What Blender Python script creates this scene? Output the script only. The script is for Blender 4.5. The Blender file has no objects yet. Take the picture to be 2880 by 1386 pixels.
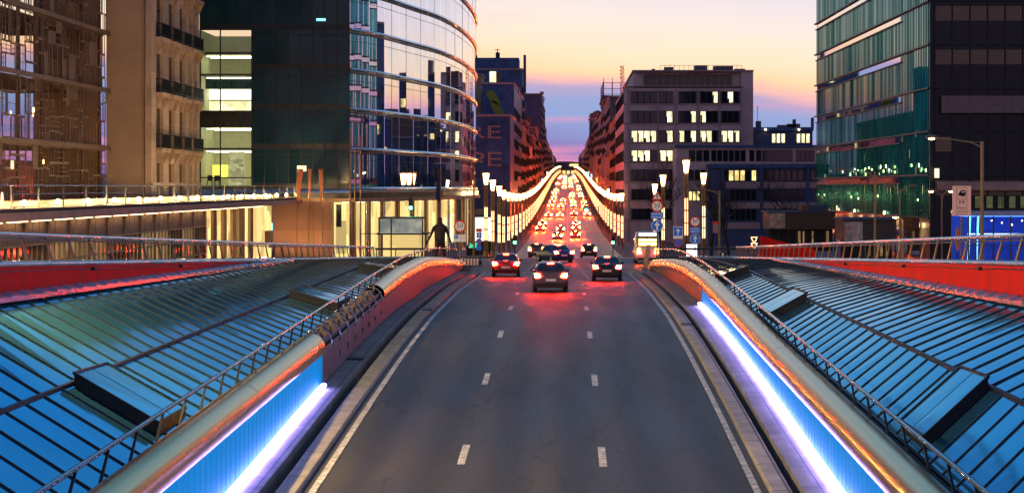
import bpy, bmesh, math, random
from mathutils import Vector, Matrix
random.seed(11)
C = bpy.context.scene.collection
sc = bpy.context.scene
PI = math.pi
# ---------------------------------------------------------------- camera
cam = bpy.data.cameras.new('camera'); camo = bpy.data.objects.new('camera', cam); C.objects.link(camo)
cam.sensor_width = 36; cam.lens = 66.25
cam.shift_x = -156/2880; cam.shift_y = -168/2880
cam.clip_start = 0.5; cam.clip_end = 9000
camo.location = (0, 0, 0); camo.rotation_euler = (PI/2, 0, 0)
sc.camera = camo
# ---------------------------------------------------------------- render settings
sc.view_settings.view_transform = 'Standard'; sc.view_settings.look = 'None'
sc.view_settings.exposure = 0.2; sc.view_settings.gamma = 1.0
sc.render.engine = 'CYCLES'
cy = sc.cycles
cy.use_denoising = True; cy.use_light_tree = True
cy.max_bounces = 6; cy.diffuse_bounces = 2; cy.glossy_bounces = 4; cy.transmission_bounces = 4; cy.transparent_max_bounces = 12
cy.sample_clamp_indirect = 4.0; cy.sample_clamp_direct = 0.0
cy.caustics_reflective = False; cy.caustics_refractive = False
# ---------------------------------------------------------------- dusk sky
W = bpy.data.worlds.new('World'); sc.world = W; W.use_nodes = True
def build_sky():
    nt = W.node_tree; N = nt.nodes; L = nt.links; N.clear()
    def n(t, **kw):
        x = N.new(t)
        for k, v in kw.items(): setattr(x, k, v)
        return x
    def math_(op, a, b=None, clamp=False):
        m = n('ShaderNodeMath', operation=op, use_clamp=clamp)
        for i, v in enumerate((a, b)):
            if v is None: continue
            if isinstance(v, (int, float)): m.inputs[i].default_value = v
            else: L.new(v, m.inputs[i])
        return m.outputs[0]
    def ramp(fac, stops):
        r = n('ShaderNodeValToRGB'); e = r.color_ramp.elements
        while len(e) < len(stops): e.new(0.5)
        for i, (p, c) in enumerate(stops):
            e[i].position = p; e[i].color = (*c, 1)
        L.new(fac, r.inputs[0]); return r.outputs[0]
    def mix(fac, a, b, mode='MIX'):
        m = n('ShaderNodeMix', data_type='RGBA', blend_type=mode)
        for k, v in ((0, fac), (6, a), (7, b)):
            if isinstance(v, (int, float)): m.inputs[k].default_value = v
            elif isinstance(v, tuple): m.inputs[k].default_value = (*v, 1)
            else: L.new(v, m.inputs[k])
        return m.outputs[2]
    tc = n('ShaderNodeTexCoord'); sep = n('ShaderNodeSeparateXYZ'); L.new(tc.outputs['Generated'], sep.inputs[0])
    X, Y, Z = sep.outputs
    def noise(sx, sz, scale, detail=4, rough=.5):
        mp = n('ShaderNodeMapping'); mp.inputs['Scale'].default_value = (sx, sx, sz)
        L.new(tc.outputs['Generated'], mp.inputs[0])
        t = n('ShaderNodeTexNoise'); t.inputs['Scale'].default_value = scale; t.inputs['Detail'].default_value = detail
        t.inputs['Roughness'].default_value = rough
        L.new(mp.outputs[0], t.inputs['Vector']); return t.outputs[0]
    wob = noise(1, 6, 7, 5)
    zz = math_('ADD', Z, math_('MULTIPLY', math_('SUBTRACT', wob, .5), .022))
    zz = math_('ADD', zz, math_('MULTIPLY', math_('MINIMUM', math_('MAXIMUM', X, -.12), .14), .085))
    t = math_('SQRT', math_('MAXIMUM', zz, 0.0))
    west = ramp(t, [(0, (.17,.12,.36)), (.10, (.24,.17,.42)), (.15, (.17,.20,.50)), (.19, (.20,.33,.62)), (.214, (.23,.34,.62)), (.230, (.40,.34,.56)), (.240, (.88,.48,.42)),
                    (.250, (.98,.64,.38)), (.266, (.96,.72,.50)), (.29, (.90,.74,.62)), (.318, (.78,.70,.72)), (.37, (.58,.62,.74)), (.44, (.22,.44,.72)), (.52, (.09,.36,.72)), (.70, (.045,.17,.42)), (1, (.035,.11,.27))])
    side = ramp(t, [(0, (.36,.10,.24)), (.10, (.55,.16,.30)), (.19, (.74,.28,.34)), (.265, (.90,.50,.48)), (.315, (.82,.58,.66)), (.36, (.58,.56,.80)), (.45, (.28,.40,.72)), (.58, (.14,.26,.56)), (.75, (.045,.14,.36)), (1, (.035,.11,.27))])
    east = ramp(t, [(0, (.20,.13,.24)), (.25, (.34,.21,.32)), (.5, (.20,.20,.36)), (1, (.035,.11,.27))])
    mr = n('ShaderNodeMapRange'); mr.interpolation_type = 'SMOOTHSTEP'
    mr.inputs[1].default_value = .93; mr.inputs[2].default_value = .60; L.new(Y, mr.inputs[0])
    me = n('ShaderNodeMapRange'); me.interpolation_type = 'SMOOTHSTEP'
    me.inputs[1].default_value = .35; me.inputs[2].default_value = -.35; L.new(Y, me.inputs[0])
    col = mix(me.outputs[0], mix(mr.outputs[0], west, side), east)
    # pink cloud streaks lying in the low bank
    st = noise(4, 70, 1.9, 5, .6)
    stm = n('ShaderNodeMapRange'); stm.interpolation_type = 'SMOOTHSTEP'
    stm.inputs[1].default_value = .47; stm.inputs[2].default_value = .70; L.new(st, stm.inputs[0])
    low = n('ShaderNodeMapRange'); low.inputs[1].default_value = .062; low.inputs[2].default_value = .012; L.new(Z, low.inputs[0])
    fac = math_('MULTIPLY', math_('MULTIPLY', stm.outputs[0], low.outputs[0]), math_('MULTIPLY', math_('GREATER_THAN', Z, 0.0), .95))
    col = mix(math_('MULTIPLY', fac, .8), col, (.82, .27, .44))
    # thin veils of cloud in the pale upper sky
    ve = noise(3, 40, 1.4, 5, .6)
    vm = n('ShaderNodeMapRange'); vm.interpolation_type = 'SMOOTHSTEP'
    vm.inputs[1].default_value = .50; vm.inputs[2].default_value = .74; L.new(ve, vm.inputs[0])
    up = n('ShaderNodeMapRange'); up.inputs[1].default_value = .05; up.inputs[2].default_value = .09; L.new(Z, up.inputs[0])
    col = mix(math_('MULTIPLY', math_('MULTIPLY', vm.outputs[0], up.outputs[0]), .35), col, (.70, .55, .58))
    below = math_('LESS_THAN', Z, -.002)
    col = mix(below, col, (.02, .016, .02))
    sky = n('ShaderNodeTexSky', sky_type='NISHITA'); sky.sun_disc = False
    sky.sun_elevation = math.radians(0.5); sky.sun_rotation = math.radians(0)
    bg = n('ShaderNodeBackground'); L.new(col, bg.inputs[0]); bg.inputs[1].default_value = 1.0
    bg2 = n('ShaderNodeBackground'); L.new(sky.outputs[0], bg2.inputs[0]); bg2.inputs[1].default_value = 0.004
    ad = n('ShaderNodeAddShader'); L.new(bg.outputs[0], ad.inputs[0]); L.new(bg2.outputs[0], ad.inputs[1])
    o = n('ShaderNodeOutputWorld'); L.new(ad.outputs[0], o.inputs[0])
build_sky()

# ---------------------------------------------------------------- materials
def mat(name, col, rough=.6, metal=0., var=.12, scale=3., spec=.5, emit=None, estr=0., bump=0., bscale=40., aniso=0., stretch=None, alpha=None, edge=None):
    m = bpy.data.materials.new(name); m.use_nodes = True
    nt = m.node_tree; N = nt.nodes; L = nt.links
    b = N['Principled BSDF']
    b.inputs['Base Color'].default_value = (*col, 1); b.inputs['Roughness'].default_value = rough
    b.inputs['Metallic'].default_value = metal; b.inputs['Specular IOR Level'].default_value = spec
    if edge: b.inputs['Specular Tint'].default_value = (*edge, 1)
    if aniso: b.inputs['Anisotropic'].default_value = aniso
    if emit: b.inputs['Emission Color'].default_value = (*emit, 1); b.inputs['Emission Strength'].default_value = estr
    if var or bump:
        tc = N.new('ShaderNodeTexCoord'); mp = N.new('ShaderNodeMapping'); L.new(tc.outputs['Object'], mp.inputs[0])
        if stretch: mp.inputs['Scale'].default_value = stretch
    if var:
        t = N.new('ShaderNodeTexNoise'); t.inputs['Scale'].default_value = scale; t.inputs['Detail'].default_value = 7; t.inputs['Roughness'].default_value = .62
        L.new(mp.outputs[0], t.inputs['Vector'])
        mr = N.new('ShaderNodeMapRange'); mr.inputs[1].default_value = .3; mr.inputs[2].default_value = .7
        mr.inputs[3].default_value = 1-var*1.6; mr.inputs[4].default_value = 1+var*1.6; L.new(t.outputs[0], mr.inputs[0])
        mx = N.new('ShaderNodeVectorMath'); mx.operation = 'SCALE'; mx.inputs[0].default_value = col; L.new(mr.outputs[0], mx.inputs['Scale'])
        L.new(mx.outputs[0], b.inputs['Base Color'])
        mq = N.new('ShaderNodeMapRange'); mq.inputs[1].default_value = .3; mq.inputs[2].default_value = .7
        mq.inputs[3].default_value = max(0, rough*(1-var)); mq.inputs[4].default_value = min(1, rough*(1+var)); L.new(t.outputs[0], mq.inputs[0])
        L.new(mq.outputs[0], b.inputs['Roughness'])
    if bump:
        t2 = N.new('ShaderNodeTexNoise'); t2.inputs['Scale'].default_value = bscale; t2.inputs['Detail'].default_value = 3
        L.new(mp.outputs[0], t2.inputs['Vector'])
        bp = N.new('ShaderNodeBump'); bp.inputs['Strength'].default_value = bump; bp.inputs['Distance'].default_value = .05
        L.new(t2.outputs[0], bp.inputs['Height']); L.new(bp.outputs[0], b.inputs['Normal'])
    return m
def glow(name, col, s):
    m = bpy.data.materials.new(name); m.use_nodes = True
    b = m.node_tree.nodes['Principled BSDF']
    b.inputs['Base Color'].default_value = (*[min(.8, c) for c in col], 1); b.inputs['Roughness'].default_value = .4
    b.inputs['Emission Color'].default_value = (*col, 1); b.inputs['Emission Strength'].default_value = s
    return m
def lit_room(name, col, s, scale=(1.2, 1.2, .9)):
    """A lit room seen through its window: blinds, furniture and walls of different brightness."""
    m = bpy.data.materials.new(name); m.use_nodes = True
    nt = m.node_tree; N = nt.nodes; L = nt.links; b = N['Principled BSDF']
    b.inputs['Base Color'].default_value = (.05, .05, .05, 1); b.inputs['Roughness'].default_value = .1
    tc = N.new('ShaderNodeTexCoord'); mp = N.new('ShaderNodeMapping'); mp.inputs['Scale'].default_value = scale
    L.new(tc.outputs['Object'], mp.inputs[0])
    v = N.new('ShaderNodeTexVoronoi'); v.inputs['Scale'].default_value = 1.1; v.distance = 'CHEBYCHEV'
    oi = N.new('ShaderNodeObjectInfo'); ad = N.new('ShaderNodeVectorMath'); ad.operation = 'ADD'
    sc_ = N.new('ShaderNodeMath'); sc_.operation = 'MULTIPLY'; sc_.inputs[1].default_value = 37; L.new(oi.outputs['Random'], sc_.inputs[0])
    L.new(mp.outputs[0], ad.inputs[0]); L.new(sc_.outputs[0], ad.inputs[1]); L.new(ad.outputs[0], v.inputs['Vector'])
    mr = N.new('ShaderNodeMapRange'); mr.inputs[1].default_value = 0; mr.inputs[2].default_value = 1
    mr.inputs[3].default_value = .35*s; mr.inputs[4].default_value = 1.35*s; L.new(v.outputs['Color'], mr.inputs[0])
    b.inputs['Emission Color'].default_value = (*col, 1); L.new(mr.outputs[0], b.inputs['Emission Strength'])
    return m
def pane_glass(name, tint, refl=.5, rough=.03, mul=1.):
    """Thin clear window pane: mostly see-through, with a surface reflection."""
    m = bpy.data.materials.new(name); m.use_nodes = True
    nt = m.node_tree; N = nt.nodes; L = nt.links; N.clear()
    tr = N.new('ShaderNodeBsdfTransparent'); tr.inputs[0].default_value = (*tint, 1)
    gl = N.new('ShaderNodeBsdfGlossy'); gl.inputs[0].default_value = (.8, .85, .9, 1); gl.inputs['Roughness'].default_value = rough
    fr = N.new('ShaderNodeFresnel'); fr.inputs[0].default_value = 1.5
    mu = N.new('ShaderNodeMath'); mu.operation = 'MULTIPLY_ADD'; mu.inputs[1].default_value = mul; mu.inputs[2].default_value = refl*.1; L.new(fr.outputs[0], mu.inputs[0])
    mx = N.new('ShaderNodeMixShader'); L.new(mu.outputs[0], mx.inputs[0]); L.new(tr.outputs[0], mx.inputs[1]); L.new(gl.outputs[0], mx.inputs[2])
    o = N.new('ShaderNodeOutputMaterial'); L.new(mx.outputs[0], o.inputs[0])
    return m
def joints(m, axis_scale, depth=.5, offset=.5):
    """Adds block joints (brick texture) to a material's bump and colour."""
    nt = m.node_tree; N = nt.nodes; L = nt.links; b = N['Principled BSDF']
    tc = N.new('ShaderNodeTexCoord'); mp = N.new('ShaderNodeMapping')
    mp.inputs['Rotation'].default_value = axis_scale[3] if len(axis_scale) > 3 else (0, 0, 0)
    L.new(tc.outputs['Object'], mp.inputs[0])
    br = N.new('ShaderNodeTexBrick'); br.inputs['Scale'].default_value = 1; br.offset = offset
    br.inputs['Brick Width'].default_value = axis_scale[0]; br.inputs['Row Height'].default_value = axis_scale[1]; br.inputs['Mortar Size'].default_value = axis_scale[2]
    br.inputs['Color1'].default_value = (1, 1, 1, 1); br.inputs['Color2'].default_value = (.82, .82, .82, 1); br.inputs['Mortar'].default_value = (1-depth,)*3 + (1,)
    L.new(mp.outputs[0], br.inputs['Vector'])
    src = b.inputs['Base Color'].links[0].from_socket if b.inputs['Base Color'].links else None
    mx = N.new('ShaderNodeMix'); mx.data_type = 'RGBA'; mx.blend_type = 'MULTIPLY'; mx.inputs[0].default_value = 1
    if src: L.new(src, mx.inputs[6])
    else: mx.inputs[6].default_value = b.inputs['Base Color'].default_value
    L.new(br.outputs[0], mx.inputs[7]); L.new(mx.outputs[2], b.inputs['Base Color'])
    return m

RX = (PI/2, 0, 0)
asphalt = mat('asphalt', (.062,.055,.050), .52, var=.16, scale=1.1, bump=.35, bscale=45, spec=.2, stretch=(1, .12, 1))
asphalt_dark = mat('asphalt_street', (.095,.065,.05), .45, var=.15, scale=.6, bump=.15, bscale=12, spec=.5)
def wear_road(m):
    """Wheel tracks, cracks and repair patches in the asphalt itself."""
    nt = m.node_tree; N = nt.nodes; L = nt.links; b = N['Principled BSDF']
    tc = N.new('ShaderNodeTexCoord'); sp = N.new('ShaderNodeSeparateXYZ'); L.new(tc.outputs['Object'], sp.inputs[0])
    def mth(op, a, c=None):
        q = N.new('ShaderNodeMath'); q.operation = op
        for i, v in enumerate((a, c)):
            if v is None: continue
            if isinstance(v, (int, float)): q.inputs[i].default_value = v
            else: L.new(v, q.inputs[i])
        return q.outputs[0]
    nz = N.new('ShaderNodeTexNoise'); nz.inputs['Scale'].default_value = .25; nz.inputs['Detail'].default_value = 4; L.new(tc.outputs['Object'], nz.inputs['Vector'])
    w = mth('SINE', mth('MULTIPLY', mth('ADD', mth('ADD', sp.outputs[0], .85), mth('MULTIPLY', nz.outputs[0], .35)), 2*PI/1.65))
    track = mth('MULTIPLY_ADD', w, .19); track.node.inputs[2].default_value = .95
    mp = N.new('ShaderNodeMapping'); mp.inputs['Scale'].default_value = (.55, .14, 1); L.new(tc.outputs['Object'], mp.inputs[0])
    dist = N.new('ShaderNodeTexNoise'); dist.inputs['Scale'].default_value = 2.5; dist.inputs['Detail'].default_value = 5; L.new(mp.outputs[0], dist.inputs['Vector'])
    va = N.new('ShaderNodeVectorMath'); va.operation = 'MULTIPLY_ADD'; L.new(dist.outputs['Color'], va.inputs[0]); va.inputs[1].default_value = (.5, .5, .5); L.new(mp.outputs[0], va.inputs[2])
    vo = N.new('ShaderNodeTexVoronoi'); vo.feature = 'DISTANCE_TO_EDGE'; vo.inputs['Scale'].default_value = .8; L.new(va.outputs[0], vo.inputs['Vector'])
    cr = N.new('ShaderNodeMapRange'); cr.inputs[1].default_value = 0; cr.inputs[2].default_value = .012; cr.inputs[3].default_value = .5; cr.inputs[4].default_value = 1; L.new(vo.outputs['Distance'], cr.inputs[0])
    st = N.new('ShaderNodeTexNoise'); st.inputs['Scale'].default_value = 1.6; st.inputs['Detail'].default_value = 6; st.inputs['Roughness'].default_value = .7; L.new(tc.outputs['Object'], st.inputs['Vector'])
    so = N.new('ShaderNodeMapRange'); so.inputs[1].default_value = .30; so.inputs[2].default_value = .42; so.inputs[3].default_value = .62; so.inputs[4].default_value = 1; L.new(st.outputs[0], so.inputs[0])
    f = mth('MULTIPLY', mth('MULTIPLY', track, cr.outputs[0]), so.outputs[0])
    src = b.inputs['Base Color'].links[0].from_socket
    sc_ = N.new('ShaderNodeVectorMath'); sc_.operation = 'SCALE'; L.new(src, sc_.inputs[0]); L.new(f, sc_.inputs['Scale']); L.new(sc_.outputs[0], b.inputs['Base Color'])
wear_road(asphalt)
paint_white = mat('road_paint', (.50,.48,.45), .7, var=.42, scale=5)
kerb_m = joints(mat('kerb_stone', (.36,.32,.22), .85, var=.2, scale=1.5, bump=.3, bscale=20), (3.0, .95, .03, (0, 0, PI/2)), .75)
path_m = joints(mat('path_slab', (.27,.25,.22), .85, var=.22, scale=1.2, bump=.3, bscale=18), (2.2, .42, .02, (0, 0, PI/2)), .6)
conc_dark = mat('dark_concrete', (.035,.033,.033), .9, var=.2)
pave_m = joints(mat('paving', (.13,.11,.10), .8, var=.2, scale=1), (1.0, 1.0, .03), .4)
ground_m = mat('ground', (.09,.08,.075), .9, var=.25, scale=.2)
steel = mat('brushed_steel', (1.,.56,.19), .26, 1.0, var=.05, scale=1.2, aniso=.0, stretch=(1, .02, 1))
rail_m = mat('rail_steel', (.55,.56,.60), .22, 1.0, var=.08, scale=2)
post_m = mat('post_steel', (.16,.13,.11), .45, .8, var=.15)
frame_dark = mat('dark_frame', (.015,.018,.024), .45, .3, var=.1)
roof_glass = mat('blue_roof_glass', (.12,.45,.64), .07, .80, edge=(.30,.68,.86), var=.06, scale=.6, bump=.015, bscale=.5)
roof_dark = mat('dark_hatch_side', (.006,.007,.01), .6, var=.1)
red_m = mat('red_panel', (.85,.016,.010), .6, var=.14, scale=.7, spec=.08, stretch=(1, 1, .4))
coping_m = mat('coping_metal', (.40,.55,.68), .25, .9, var=.08)
led_panel = mat('lit_glass_panel', (.0,.045,.06), .6, .0, var=.2, scale=1.0, spec=.02, emit=(.0,.24,.72), estr=.70, stretch=(1, 1.6, .3))
led_m = glow('led_strip_light', (.32,.25,1.0), 40)
corr_m = mat('corrugated_panel', (.16,.12,.10), .6, .2, var=.2, scale=1.5)
stone_b = mat('brown_render', (.54,.36,.20), .9, var=.12, scale=.25, bump=.1, bscale=6)
stone_m = joints(mat('limestone', (.62,.45,.29), .85, var=.16, scale=.5, bump=.15, bscale=8), (1.3, .55, .012, (PI/2, 0, PI/2)), .3)
iron_m = mat('black_iron', (.01,.012,.02), .5, .5, var=.1)
win_dark = mat('dark_window', (.012,.015,.022), .06, .1, var=.0, spec=.8)
wood_m = mat('oak_frame', (.20,.115,.06), .6, var=.25, scale=2)
tower_glass = mat('mirror_glass', (.74,.76,.86), .018, 1.0, var=.05, scale=.35, bump=.008, bscale=.35)
dark_glass = mat('dark_curtain_glass', (.008,.042,.056), .10, .0, var=.3, scale=.3, spec=.35)
spandrel = mat('dark_spandrel', (.010,.014,.017), .35, .2, var=.2, scale=.5)
ring_m = mat('ring_metal', (.70,.66,.66), .16, 1.0, var=.05)
room_wall = mat('room_wall', (.62,.62,.42), .8, var=.08, emit=(.75,.74,.36), estr=.10)  # mild emission stands in for room light on the walls
ceil_light = glow('ceiling_light', (1., .95, .60), 5.0)
teal_glass = mat('teal_glass', (.06,.36,.38), .12, .92, edge=(.16,.50,.50), var=.12, scale=.4, bump=.02, bscale=.6)
fin_glass = mat('teal_fin', (.07,.40,.36), .18, .8, edge=(.16,.62,.55), var=.25, scale=.3)
navy = mat('navy_wall', (.05,.075,.15), .7, var=.2, scale=.4)
black_m = mat('black_panel', (.010,.010,.014), .35, .1, var=.25, scale=.3)
louvre_m = mat('brown_blind', (.17,.12,.085), .7, var=.3, scale=2, stretch=(.3, .3, 9))
beige = joints(mat('pinkish_precast', (.62,.44,.41), .85, var=.12, scale=.3, bump=.08, bscale=5), (4.2, 3.4, .02, (PI/2, 0, 0)), .3, 0)
beige_d = mat('precast_trim', (.38,.25,.23), .85, var=.12, scale=.5)
brick_d = mat('dark_red_brick', (.17,.075,.055), .85, var=.3, scale=.6)
brown_f = mat('brown_facade', (.22,.14,.10), .85, var=.25, scale=.5)
grey_f = mat('grey_facade', (.13,.12,.13), .8, var=.25, scale=.5)
blue_f = mat('blue_facade', (.035,.085,.20), .5, .2, var=.35, scale=.35)
blue_glass = mat('blue_glass', (.06,.16,.36), .15, .5, var=.3, scale=.4)
tan_f = mat('tan_slab', (.36,.25,.15), .85, var=.15, scale=.4)
amber_w = lit_room('lit_window', (1., .74, .25), 1.25)
pale_w = lit_room('lit_window_pale', (1., .88, .48), 1.5)
dim_w = lit_room('dim_window', (.9, .55, .22), .22)
lamp_w = glow('warm_lamp', (1., .62, .26), 16)
lantern_m = glow('lantern_light', (1., .55, .19), 26)
tube_l = glow('tube_light', (1., .58, .28), 3.2)
ramp_rail_m = mat('dark_polished_rail', (.22,.25,.32), .16, 1.0, var=.1)
tube_far = glow('far_tube_light', (1., .52, .20), 2.2)
lantern_far = glow('far_lantern_light', (1., .46, .12), 16)
added_uplight_m = glow('added_uplight', (1., .60, .26), 140)
soffit_m = glow('soffit_lamp_lens', (1., .62, .27), 7)
spot_m = glow('spot_light', (1., .66, .28), 2300)
lobby_m = lit_room('lobby_light', (1., .72, .26), 1.0, (.5, .5, .25))
tile_m = joints(mat('terracotta_tile', (.46,.23,.13), .55, var=.10, scale=.4, spec=.4), (3.6, 2.4, .03, (PI/2, 0, 0)), .45, 0)
brown_metal = mat('bronze_metal', (.30,.19,.11), .4, .7, var=.15)
slab_m = mat('terrace_slab', (.48,.29,.17), .7, var=.15, scale=1)
flag_m = mat('orange_flag', (.55,.16,.07), .8, var=.25, scale=2, stretch=(1, 1, .3))
navy_flag = mat('navy_flag', (.02,.03,.10), .8, var=.2)
pole_m = mat('pole_grey', (.20,.15,.12), .45, .5, var=.15)
pole_y = mat('pole_ochre', (.36,.26,.12), .5, .2, var=.15)
bark = mat('bark', (.035,.026,.022), .9, var=.25)
bronze = mat('bronze_statue', (.05,.035,.03), .45, .6, var=.25)
sign_red = mat('sign_red', (.75,.03,.015), .45, var=.05, emit=(.8,.05,.02), estr=.12)  # faint emission of the sign colours stands in for returned lamplight
sign_white = mat('sign_white', (.80,.76,.66), .45, var=.05, emit=(1,.9,.7), estr=.15)
sign_blue = mat('sign_blue', (.015,.16,.60), .45, var=.05, emit=(.02,.2,.8), estr=.15)
sign_black = mat('sign_black', (.01,.01,.01), .5, var=0)
board_w = glow('lit_white_board', (1., .95, .85), 1.9)
screen_b = glow('lit_blue_screen', (.25, .75, 1.), 1.5)
green_l = glow('green_signal', (.05, 1., .45), 28)
amber_l = glow('amber_lamp', (1., .42, .05), 22)
tail_l = glow('tail_lamp_glow', (1., .022, .006), 450)
tail_far = glow('far_tail_lamp_glow', (1., .055, .004), 7500)
head_l = glow('head_lamp_glow', (1., .85, .6), 18)
tyre_m = mat('tyre', (.012,.012,.012), .85, var=.1)
rim_m = mat('rim', (.45,.45,.47), .3, 1, var=.05)
car_glass = mat('car_glass', (.01,.012,.016), .05, 0, var=0, spec=.9)
plate_m = mat('number_plate', (.75,.72,.62), .5, var=.05)
pink_band = mat('pinkish_band', (.17,.125,.125), .6, var=.15)
graf_m = mat('graffiti_base', (.45,.38,.34), .7, var=.4, scale=1.5)
orange_m = mat('orange_board', (.80,.20,.04), .5, var=.1)
# ---------------------------------------------------------------- mesh helpers
ROOT = {}
class MB:
    """Collects faces, then links them as ONE mesh object."""
    def __init__(s): s.v = []; s.f = []; s.m = []; s.sm = []
    def add(s, vs, fs, mi=0, smooth=False):
        o = len(s.v); s.v += [tuple(p) for p in vs]
        for f in fs: s.f.append(tuple(o+i for i in f)); s.m.append(mi); s.sm.append(smooth)
        return s
    def quad(s, a, b, c, d, mi=0): return s.add([a, b, c, d], [(0, 1, 2, 3)], mi)
    def box(s, x0, x1, y0, y1, z0, z1, mi=0):
        v = [(x, y, z) for z in (z0, z1) for y in (y0, y1) for x in (x0, x1)]
        return s.add(v, [(0, 2, 3, 1), (4, 5, 7, 6), (0, 1, 5, 4), (2, 6, 7, 3), (0, 4, 6, 2), (1, 3, 7, 5)], mi)
    def prism(s, poly, axis, a, b, mi=0, smooth=False):
        """Extrudes a 2-D outline along an axis: 'y' takes (x,z), 'x' takes (y,z), 'z' takes (x,y)."""
        def P(p, t): return {'y': (p[0], t, p[1]), 'x': (t, p[0], p[1]), 'z': (p[0], p[1], t)}[axis]
        n = len(poly); v = [P(p, a) for p in poly] + [P(p, b) for p in poly]
        f = [(i, (i+1) % n, n+(i+1) % n, n+i) for i in range(n)]
        s.add(v, f, mi, smooth); s.add(v[:n], [tuple(range(n))], mi); s.add(v[n:], [tuple(range(n-1, -1, -1))], mi); return s
    def tube(s, pts, r, n=10, mi=0, caps=True, smooth=True, twist=0):
        pts = [Vector(p) for p in pts]; rs = r if isinstance(r, (list, tuple)) else [r]*len(pts)
        rings = []
        for i, p in enumerate(pts):
            t = (pts[min(i+1, len(pts)-1)]-pts[max(i-1, 0)]).normalized()
            up = Vector((0, 0, 1)) if abs(t.z) < .95 else Vector((0, 1, 0))
            a = t.cross(up).normalized(); b = a.cross(t).normalized()
            rings.append([p+a*math.cos(2*PI*k/n+twist)*rs[i]+b*math.sin(2*PI*k/n+twist)*rs[i] for k in range(n)])
        v = [q for g in rings for q in g]; f = []
        for i in range(len(pts)-1):
            for k in range(n):
                f.append((i*n+k, i*n+(k+1) % n, (i+1)*n+(k+1) % n, (i+1)*n+k))
        s.add(v, f, mi, smooth)
        if caps:
            s.add(rings[0], [tuple(range(n))], mi); s.add(rings[-1], [tuple(range(n-1, -1, -1))], mi)
        return s
    def bar(s, a, b, w, h=None, mi=0):
        """A square bar from a to b."""
        a = Vector(a); b = Vector(b); h = w if h is None else h
        t = (b-a).normalized(); up = Vector((0, 0, 1)) if abs(t.z) < .9 else Vector((0, 1, 0))
        u = t.cross(up).normalized()*w/2; w2 = u.normalized().cross(t).normalized()*h/2
        v = [a-u-w2, a+u-w2, a+u+w2, a-u+w2, b-u-w2, b+u-w2, b+u+w2, b-u+w2]
        return s.add(v, [(0, 3, 2, 1), (4, 5, 6, 7), (0, 1, 5, 4), (1, 2, 6, 5), (2, 3, 7, 6), (3, 0, 4, 7)], mi)
    def lathe(s, prof, n=16, at=(0, 0, 0), mi=0, smooth=True):
        v = [(at[0]+r*math.cos(2*PI*k/n), at[1]+r*math.sin(2*PI*k/n), at[2]+z) for r, z in prof for k in range(n)]
        f = [(i*n+k, i*n+(k+1) % n, (i+1)*n+(k+1) % n, (i+1)*n+k) for i in range(len(prof)-1) for k in range(n)]
        return s.add(v, f, mi, smooth)
    def strip(s, rows, mi=0, smooth=False):
        """A sheet through rows of points."""
        n = len(rows[0]); v = [p for r in rows for p in r]
        f = [(i*n+k, i*n+k+1, (i+1)*n+k+1, (i+1)*n+k) for i in range(len(rows)-1) for k in range(n-1)]
        return s.add(v, f, mi, smooth)
    def sweep(s, sec, ds, mi=0, smooth=False, close=True):
        """sec(d) gives an outline in (x,z); swept along depth as a closed solid."""
        rows = [[(x, d, z) for x, z in sec(d)] for d in ds]; n = len(rows[0])
        v = [p for r in rows for p in r]
        f = [(i*n+k, i*n+(k+1) % n, (i+1)*n+(k+1) % n, (i+1)*n+k) for i in range(len(rows)-1) for k in range(n)]
        s.add(v, f, mi, smooth)
        if close: s.add(rows[0], [tuple(range(n))], mi); s.add(rows[-1], [tuple(range(n-1, -1, -1))], mi)
        return s
    def mesh(s, name, mats, shift=Vector((0, 0, 0))):
        me = bpy.data.meshes.new(name)
        me.from_pydata([(p[0]-shift[0], p[1]-shift[1], p[2]-shift[2]) for p in s.v], [], s.f)
        for m in (mats if isinstance(mats, (list, tuple)) else [mats]): me.materials.append(m)
        me.polygons.foreach_set('material_index', s.m); me.polygons.foreach_set('use_smooth', s.sm)
        me.update(); return me
    def build(s, name, mats, parent=None, label=None):
        sh = ROOT.get(parent.name, Vector((0, 0, 0))) if parent else Vector((0, 0, 0))
        o = bpy.data.objects.new(name, s.mesh(name, mats, sh)); C.objects.link(o)
        if parent: o.parent = parent; ROOT[o.name] = sh
        if label: o['label'] = label
        return o
def thing(name, label, cat, loc=(0, 0, 0), group=None):
    o = bpy.data.objects.new(name, None); C.objects.link(o); o.empty_display_size = .3
    o.location = loc; ROOT[o.name] = Vector(loc); o['label'] = label; o['category'] = cat
    if group: o['group'] = group
    return o
def tag(o, label, cat, group=None):
    o['label'] = label; o['category'] = cat
    if group: o['group'] = group
    return o
def struct(o): o['kind'] = 'structure'; return o
def place(me, name, parent, loc, rotz=0, scale=None):
    """A part that shares a mesh with other parts."""
    o = bpy.data.objects.new(name, me); C.objects.link(o); o.parent = parent
    o.location = Vector(loc)-ROOT.get(parent.name, Vector((0, 0, 0))); o.rotation_euler = (0, 0, rotz)
    if scale: o.scale = scale
    return o
def dup(root, loc, rotz=0, label=None, group=None):
    r = root.copy(); C.objects.link(r); r.location = loc; r.rotation_euler = (0, 0, rotz)
    if label: r['label'] = label
    if group: r['group'] = group
    def kids(o, c):
        for ch in list(o.children):
            k = ch.copy(); C.objects.link(k); k.parent = c; kids(ch, k)
    kids(root, r)
    return r
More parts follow.
